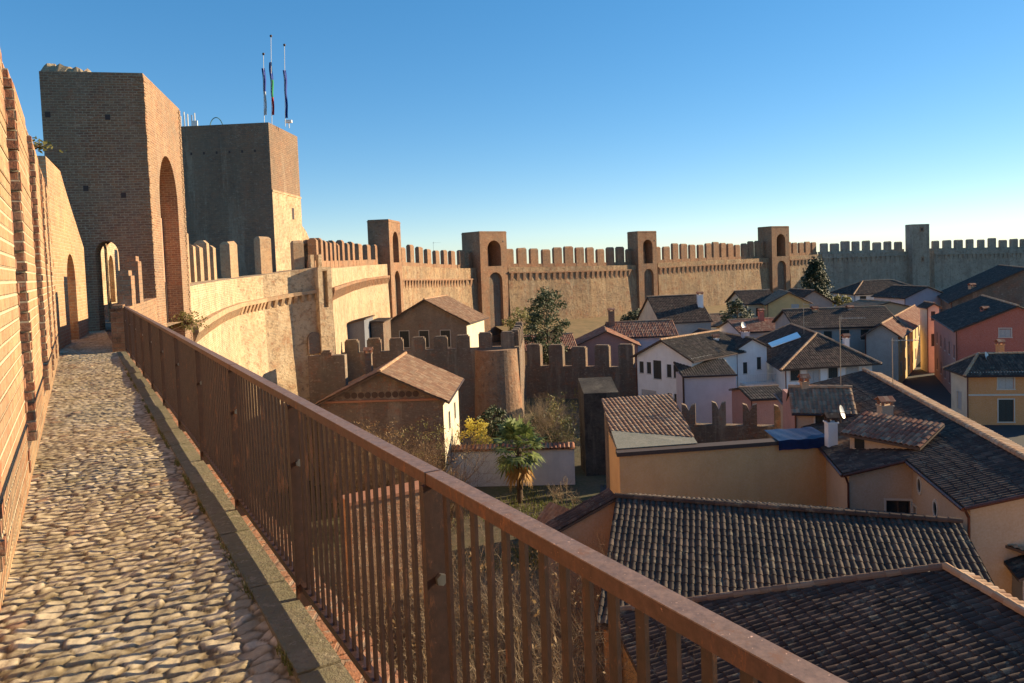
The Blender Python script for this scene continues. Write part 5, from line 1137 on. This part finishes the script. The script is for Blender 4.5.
for lab_, x, y, Y, w_, m_ in (('grey flat fronted', 850, 315, 97, .7, 'grey'), ('grey flat fronted', 815, 316, 97, .6, 'tan'), ('red gabled', 985, 318, 80, .6, 'red'), ('house with brown roof and bri', 700, 300, 114, .8, 'white'), ('white house with low grey', 716, 346, 78, .5, 'white'), ('long low white', 885, 287, 155, .9, 'white'), ('yellow gabled', 785, 299, 136, .8, 'tan'), ('orange corner', 1000, 353, 68, .5, 'orange'), ('large dark roofed', 972, 291, 122, .8, 'tan'), ('white house with brown hipped', 846, 346, 76, .5, 'white')):
    t_ = [o for o in bpy.data.objects if o.get('label', '').startswith(lab_)][0]; q = W(x, y, Y); chimney(t_, q.x, q.y, q.z - 1.2, q.z + .75, w_, m_)
# weeds in the joint between cobbles and kerb
gw_ = MB(); r = random.Random(15)
for _ in range(2600):
    t = 1.8 + 14 * r.random() ** 1.6
    if math.sin(t * 3.1) + math.sin(t * 7.7 + 1) < -.2: continue
    s_ = .7 + r.gauss(0, .008); b_ = L(t, s_, ZW - .02); a = r.uniform(0, 6.28); h = r.uniform(.015, .05); w_ = .004
    gw_.poly([b_ + Vector((-w_ * math.cos(a), -w_ * math.sin(a), 0)), b_ + Vector((w_ * math.cos(a), w_ * math.sin(a), 0)), b_ + Vector((r.gauss(0, .012), r.gauss(0, .012), h))])
tag(gw_.build('weeds', M['grassleaf']), 'tiny yellow green weeds in the joint between cobbles and kerb', 'weeds', None, 'stuff')

# ------------------------------------------------------------------ antennas
def antenna(x, yt, yb, Y, label, n=5):
    b = W(x, yb, Y); tt = W(x, yt, Y); t = thing('tv_antenna', label, 'antenna', b, 'tv antennas on the roofs'); mb = MB(); mb.tube(b, (b.x, b.y, tt.z), .026, n=5); mb.build('mast', M['steel'], t)
    mb = MB(); z = tt.z - .15; mb.tube((b.x - .1, b.y, z), (b.x + 1.5, b.y - .3, z), .016, n=4)
    for k in range(n + 3): s = .1 + k * .18; mb.tube((b.x + s, b.y - .2 * s - .3, z), (b.x + s, b.y - .2 * s + .3, z), .015, n=4)
    mb.tube((b.x + .1, b.y - .02, z + .18), (b.x + .1, b.y + .02, z - .2), .02, n=4); mb.build('aerial', M['steel'], t)
antenna(841, 316, 392, 47, 'tall thin antenna on the ridge of the big peach house, before the hip roof'); antenna(893, 338, 402, 45, 'thin antenna by the sunlit ridge of the big peach house')
antenna(804, 303, 334, 80, 'small antenna behind the ridge of the hip roofed white house'); antenna(990, 288, 304, 116, 'antenna in front of the large dark roofed house'); antenna(434, 242, 262, 148, 'thin mast on the wall left of the broad red arched tower', 1)
q = W(743, 331, 104.0); dish((q.x, q.y, q.z + .2), (.6, -.7, .3), 'white satellite dish on the roof behind the balcony house', .55)
q = W(986, 366, 67); dish((q.x, q.y, q.z + .3), (.6, -.7, .3), 'white satellite dish on the eave of the orange corner house', .45)

# ------------------------------------------------------------------ garden: wall, palm, shrubs
a_ = W(447, 448, 53); b_ = W(574, 446, 52.5); u, l = unit(a_, b_); v = perp(u)
gw = thing('garden_wall', 'long white garden wall with red tile coping behind the palm', 'wall', (a_.x, a_.y, 0)); mb = MB(); mb.box(a_, u, v, 0, l, 0, .3, 0, a_.z - .16); mb.build('wall', M['gw'], gw)
rb = MB(); slope(rb, [P3(a_, u, v, -.05, -.16, a_.z - .14), P3(a_, u, v, l + .05, -.16, a_.z - .14), P3(a_, u, v, l + .05, .5, a_.z + .08), P3(a_, u, v, -.05, .5, a_.z + .08)], (u[0], u[1], 0), period=.3, cs=6, amp=.1, rowlen=.4, thick=.05); rb.build('tile_coping', M['tile_red'], gw)

def leafclump(mb, c, rad, n, size, r, flat=1.0):
    for _ in range(n):
        d = Vector((r.gauss(0, 1), r.gauss(0, 1), r.gauss(0, 1) * flat)); d.normalize(); p = Vector(c) + d * (rad * r.random() ** .45)
        a = Vector((r.gauss(0, 1), r.gauss(0, 1), r.gauss(0, 1))).normalized(); b = a.orthogonal().normalized(); s = size * r.uniform(.6, 1.3)
        mb.poly([p - a * s, p + b * s * .45, p + a * s, p - b * s * .45])
def twigs(mb, p, d, ln, rad, depth, r, spread=.5, kids=3, up_=.15):
    p = Vector(p); d = Vector(d).normalized(); q = p
    for k in range(2):
        d2 = (d + Vector((r.gauss(0, .15), r.gauss(0, .15), r.gauss(0, .12) + up_ * .3))).normalized(); e = q + d2 * ln / 2; mb.tube(q, e, rad * (1 - .2 * k), rad * (.8 - .2 * k), 4 if rad > .03 else 3, False); q = e; d = d2
        if depth > 0:
            for _ in range(kids if k else max(1, kids - 1)):
                nd = (d + Vector((r.gauss(0, spread), r.gauss(0, spread), r.gauss(0, spread) + up_))).normalized(); twigs(mb, q, nd, ln * r.uniform(.55, .8), rad * .55, depth - 1, r, spread, kids, up_)
TIPS = []
def tree(name, label, x, Y, ytop, z0, halfw, mat, nclump, leaves, size, shape='round', seed=1, cat='tree', trunk_r=.25, group=None):
    r = random.Random(seed); b = W(x, 300, Y); zt = ZZ(x, ytop, Y); H = zt - z0; t = thing(name, label, cat, (b.x, b.y, z0), group)
    tb = MB(); tb.tube((b.x, b.y, z0), (b.x + .1, b.y, z0 + H * .45), trunk_r, trunk_r * .6, 8); tb.tube((b.x + .1, b.y, z0 + H * .45), (b.x, b.y, z0 + H * .92), trunk_r * .6, .04, 6)
    cm = MB(); cs_ = []
    for k in range(nclump):
        f = (k + r.random()) / nclump
        if shape == 'cone': rad = halfw * (1.05 - f) ** .8 * r.uniform(.55, 1.1); z = z0 + H * (.12 + .86 * f)
        else: rad = halfw * math.sqrt(max(.03, 1 - (2 * f - 1) ** 2)) * r.uniform(.35, 1.05); z = z0 + H * (.3 + .68 * f)
        a = r.uniform(0, 2 * math.pi); c = Vector((b.x + rad * math.cos(a), b.y + rad * math.sin(a), z)); cs_.append(c)
        tb.tube((b.x, b.y, z - rad * .4), c, .06, .02, 4, False); leafclump(cm, c, halfw * r.uniform(.22, .4), leaves, size, r, .6)
    tb.build('trunk', M['bark'], t); cm.build('crown', M[mat], t); return t
tree('evergreen_tree', 'dark evergreen tree standing before the sunlit wall, left of centre', 546, 92, 290, 0, 2.9, 'evergreen', 60, 85, .19, 'round', 3)
tree('conifer_tree', 'dark conifer in front of the far wall beside the right brick tower', 815, 172, 260, 0, 4.2, 'conifer', 70, 80, .36, 'cone', 5)
tree('evergreen_tree', 'low dark bush tree beside the slim arched niche of the middle tower', 650, 150, 306, 0, 3.4, 'conifer', 24, 70, .34, 'round', 8)
tree('evergreen_tree', 'low olive green bush at the foot of the broad red arched tower', 520, 130, 311, 2, 3.4, 'olive_leaf', 20, 60, .26, 'round', 9)
tree('evergreen_tree', 'dark bush against the castle wall behind the garden wall', 490, 62, 408, 0, 1.5, 'evergreen', 22, 70, .14, 'round', 10)
tree('evergreen_tree', 'dark shadowy bush beside the alley behind the garden wall', 548, 60, 412, 0, 2.0, 'evergreen', 22, 70, .15, 'round', 11)
tree('yellow_shrub', 'bright yellow flowering shrub beside the white sunlit house wall', 468, 55, 420, 0, 1.35, 'yellow_leaf', 22, 70, .12, 'round', 12, 'shrub')
tree('evergreen_tree', 'dark tree between the lit cream end wall and the yellow houses', 737, 124, 300, 0, 2.6, 'conifer', 30, 70, .26, 'round', 14)
tree('evergreen_tree', 'dark tree just left of the house with the lit cream end wall', 634, 125, 312, 0, 2.4, 'conifer', 26, 70, .26, 'round', 15)
tree('evergreen_tree', 'rounded olive tree by the long low white house', 842, 146, 296, 0, 2.6, 'olive_leaf', 26, 70, .28, 'round', 16)
fl_ = W(706, 334, 128); house('house', 'low brown roofed house below the wall, right of the lit cream end wall', (fl_.x, fl_.y), (.99, .1), 9, 8, ZZ(715, 325, 128), 1.6, 'u', wall='white', roof='tile_brown', over=.4)
fl_ = W(905, 303, 135); house('house', 'dark roofed house between the white house and the big roofs', (fl_.x, fl_.y), (.98, .15), 9, 9, ZZ(910, 297, 135), 1.8, 'v', wall='lilac', roof='tile_dark', over=.4)
de = thing('alley_shade_block', 'narrow added black block standing for alley shadow, between the garden wall and the ochre house', 'wall', (5.6, 54.5, 0)); u = (.999, .04); v = perp(u)
mb = MB(); mb.box((5.05, 54.5), u, v, 0, 2.6, 0, 3, 0, 6.2); mb.build('wall', M['alley_shade'], de); mb = MB(); mb.prism([P3((5.05, 54.5), u, v, 0, 0, 6.2), P3((5.05, 54.5), u, v, 0, 3, 6.2), P3((5.05, 54.5), u, v, 0, 3, 6.9)], (u[0] * 2.6, u[1] * 2.6, 0)); mb.build('coping', M['alley_shade'], de)  # added block: the dark of the alley is put into its colour
# palm
r = random.Random(21); pb_ = W(519, 470, 49); ph = ZZ(518, 448, 49); pt = thing('palm_tree', 'fan palm with spreading green crown and dry lower fronds in front of the garden wall', 'palm', (pb_.x, pb_.y, 0))
tb = MB()
for k in range(12):
    z = ph * k / 12; tb.tube((pb_.x, pb_.y, z), (pb_.x, pb_.y, z + ph / 12 + .03), .24 if k % 2 else .2, .17, 9)
tb.build('trunk', M['bark'], pt)
gm = MB(); dm = MB()
for k in range(40):
    f = k / 40; dry = k < 7; a = k * 2.4 + r.uniform(-.3, .3); el = (-1.25 + r.uniform(-.15, .2)) if dry else (-.75 + 2.15 * ((k - 7) / 33) ** .85 + r.uniform(-.15, .15)); ln = r.uniform(.95, 1.35)
    d = Vector((math.cos(a) * math.cos(el), math.sin(a) * math.cos(el), math.sin(el))); base = Vector((pb_.x, pb_.y, ph - (.35 if dry else 0) + .2 * f)); tip = base + d * ln - Vector((0, 0, .1)); mbx = dm if dry else gm
    mbx.tube(base, tip, .022, .012, 4, False); side = d.cross(Vector((0, 0, 1))).normalized(); un = side.cross(d)
    for j in range(11):
        th = (j - 5) / 5 * 1.75; dr = (d * math.cos(th) + side * math.sin(th)).normalized(); L1 = r.uniform(.85, 1.15) * (1 - .12 * abs(th) / 1.9); m1 = tip + dr * L1 * .6 + un * .03; e1 = tip + dr * L1 - Vector((0, 0, r.uniform(.1, .28) if not dry else .35)); wv = dr.cross(un).normalized() * .1
        mbx.poly([tip, m1 + wv, m1 - wv]); mbx.poly([m1 + wv, e1, m1 - wv])
gm.build('crown', M['palm'], pt); dm.build('dry_fronds', M['palm_dry'], pt)

def shrub(label, x, Y, ytop, z0, n, seed, mat='twig', leaf=None, nleaf=0, spread=.55, depth=4, rad=.035, name='bare_shrub', lean=.45, lsize=.07, halfw=1.2):
    r = random.Random(seed); b = W(x, 400, Y); H = ZZ(x, ytop, Y) - z0; t = thing(name, label, 'shrub', (b.x, b.y, z0), 'bare winter shrubs'); mb = MB()
    for k in range(n):
        d = Vector((r.gauss(0, lean), r.gauss(0, lean), 1)); s = Vector((b.x + r.gauss(0, halfw * .35), b.y + r.gauss(0, .4), z0)); twigs(mb, s, d, H * r.uniform(.3, .42), rad, depth, r, spread, 3)
    mb.build('branches', M[mat], t)
    if leaf:
        lm = MB()
        for _ in range(nleaf):
            c = Vector((b.x + r.gauss(0, halfw * .6), b.y + r.gauss(0, .8), z0 + H * r.uniform(.3, 1.0))); leafclump(lm, c, .3, 9, lsize, r)
        lm.build('leaves', M[leaf], t)
shrub('tall brown leafless shrub at the left end of the hedge before the gabled house', 362, 47, 420, 0, 5, 31, leaf='brown_leaf', nleaf=90, halfw=1.6)
shrub('broad brown withered shrub in the middle of the hedge before the gabled house', 396, 45, 424, 0, 6, 32, leaf='brown_leaf', nleaf=110, halfw=1.7)
shrub('greenish brown withered shrub before the lit corner of the gabled house', 428, 46, 420, 0, 5, 33, leaf='olive_leaf', nleaf=60, halfw=1.4)
shrub('low reddish twig shrub left of the garden wall end', 436, 42, 452, 0, 5, 34, leaf='brown_leaf', nleaf=60, halfw=1.4)
shrub('yellow green half bare shrub above the right end of the garden wall', 560, 57, 392, 0, 5, 35, 'twig_pale', leaf='olive_leaf', nleaf=70, halfw=1.3, lsize=.1)
shrub('pale leafless shrub behind the palm and garden wall', 540, 60, 392, 0, 5, 36, 'twig_pale', halfw=1.4)
shrub('small silvery twig bush right of the palm foot', 560, 47, 478, 0, 4, 37, 'twig_pale', halfw=.8, depth=3)
k = 40
for x, Y, yt, lab in ((455, 24, 520, 'tangle of bare grey twigs behind the nearest railing post'), (500, 22, 540, 'tangle of bare twigs right of the nearest railing post'), (545, 23, 560, 'tangle of bare twigs left of the tan lean-to wall'), (475, 18, 600, 'low tangle of bare twigs deep behind the railing bars'), (540, 18, 610, 'low tangle of pale twigs under the tan lean-to wall'), (405, 21, 560, 'bare twigs climbing beside the old brick pier'), (340, 22, 540, 'bare twigs left of the old brick pier behind the bars')):
    shrub(lab, x, Y, yt, 0, 6, k, 'twig_pale' if k % 2 else 'twig', leaf='brown_leaf', nleaf=25, halfw=1.6, spread=.7, depth=4, lean=.3, rad=.03); k += 1
# old brick pier seen through the bars
o_ = W(350, 500, 25); mb = MB(); up_ = (0.86, 0.5); zt_ = ZZ(380, 500, 25.5)
mb.box((o_.x, o_.y), up_, perp(up_), 0, 3.0, 0, .9, 0, zt_); op = mb.build('brick_pier', M['far_brick']); tag(op, 'old orange brick pier seen through the railing bars', 'pier')
mb = MB(); mb.box((o_.x, o_.y), up_, perp(up_), -.06, 3.06, -.06, .96, zt_ + .002, zt_ + .12); mb.build('coping', M['terracotta'], op)
# little tiled shed behind the tan wall
c_ = W(540, 524, 40)
sh = thing('shed', 'little shed with tan gable and dark roof below the palm', 'shed', (c_.x, c_.y, 0)); u = (.8, .6); v = perp(u)
a_ = W(556, 536, 38); zt_ = ZZ(575, 510, 38.8); mb = MB(); mb.prism([P3(a_, u, v, 0, 0, 0), P3(a_, u, v, 1.9, 0, 0), P3(a_, u, v, 1.9, 0, zt_ - .5), P3(a_, u, v, 1.1, 0, zt_), P3(a_, u, v, 0, 0, zt_ - .8)], (v[0] * 1.6, v[1] * 1.6, 0)); mb.build('wall', M['peach'], sh)
rb = MB(); slope(rb, [P3(a_, u, v, -.3, 1.8, zt_ - 1.0), P3(a_, u, v, -.3, -.1, zt_ - 1.0), P3(a_, u, v, 1.1, -.1, zt_ + .08), P3(a_, u, v, 1.1, 1.8, zt_ + .08)], (v[0], v[1], 0), under=1); rb.build('roof', [M['tile_brown'], M['soffit']], sh)
# grass in the garden
gr = MB(); r = random.Random(5)
for _ in range(9000):
    x = r.uniform(-6, 6); y = r.uniform(38, 52.3)
    if math.sin(x * .9 + 1) + math.sin(y * .7) + r.gauss(0, .5) < .1: continue
    h = r.uniform(.1, .3); a = r.uniform(0, 6.28); w = .035; gr.poly([(x - w * math.cos(a), y - w * math.sin(a), 0), (x + w * math.cos(a), y + w * math.sin(a), 0), (x + r.gauss(0, .08), y + r.gauss(0, .08), h)])
tag(gr.build('grass', M['grassleaf']), 'short green grass of the palm garden', 'grass', None, 'stuff')
# weeds on masonry near the tower foot
def weed(label, c, n, sx, sz, seed):
    r = random.Random(seed); t = thing('wall_plant', label, 'plant', c); sb_ = MB(); lm = MB()
    for _ in range(n):
        p = Vector((c.x + r.gauss(0, sx), c.y + r.gauss(0, sx), c.z + r.uniform(-.5, 1) * sz)); sb_.tube(c, p, .012, .004, 3, False); leafclump(lm, p, .13, 4, .06, r)
    sb_.build('stem', M['twig'], t); lm.build('leaves', M['olive_leaf'], t)
weed('yellow green weed growing on the wall foot beside the tower door', W(187, 324, 29.5), 120, .3, .45, 9)
weed('small green weed sprouting on the parapet top before the dark tower', W(38, 148, 22.5), 40, .2, .2, 10)
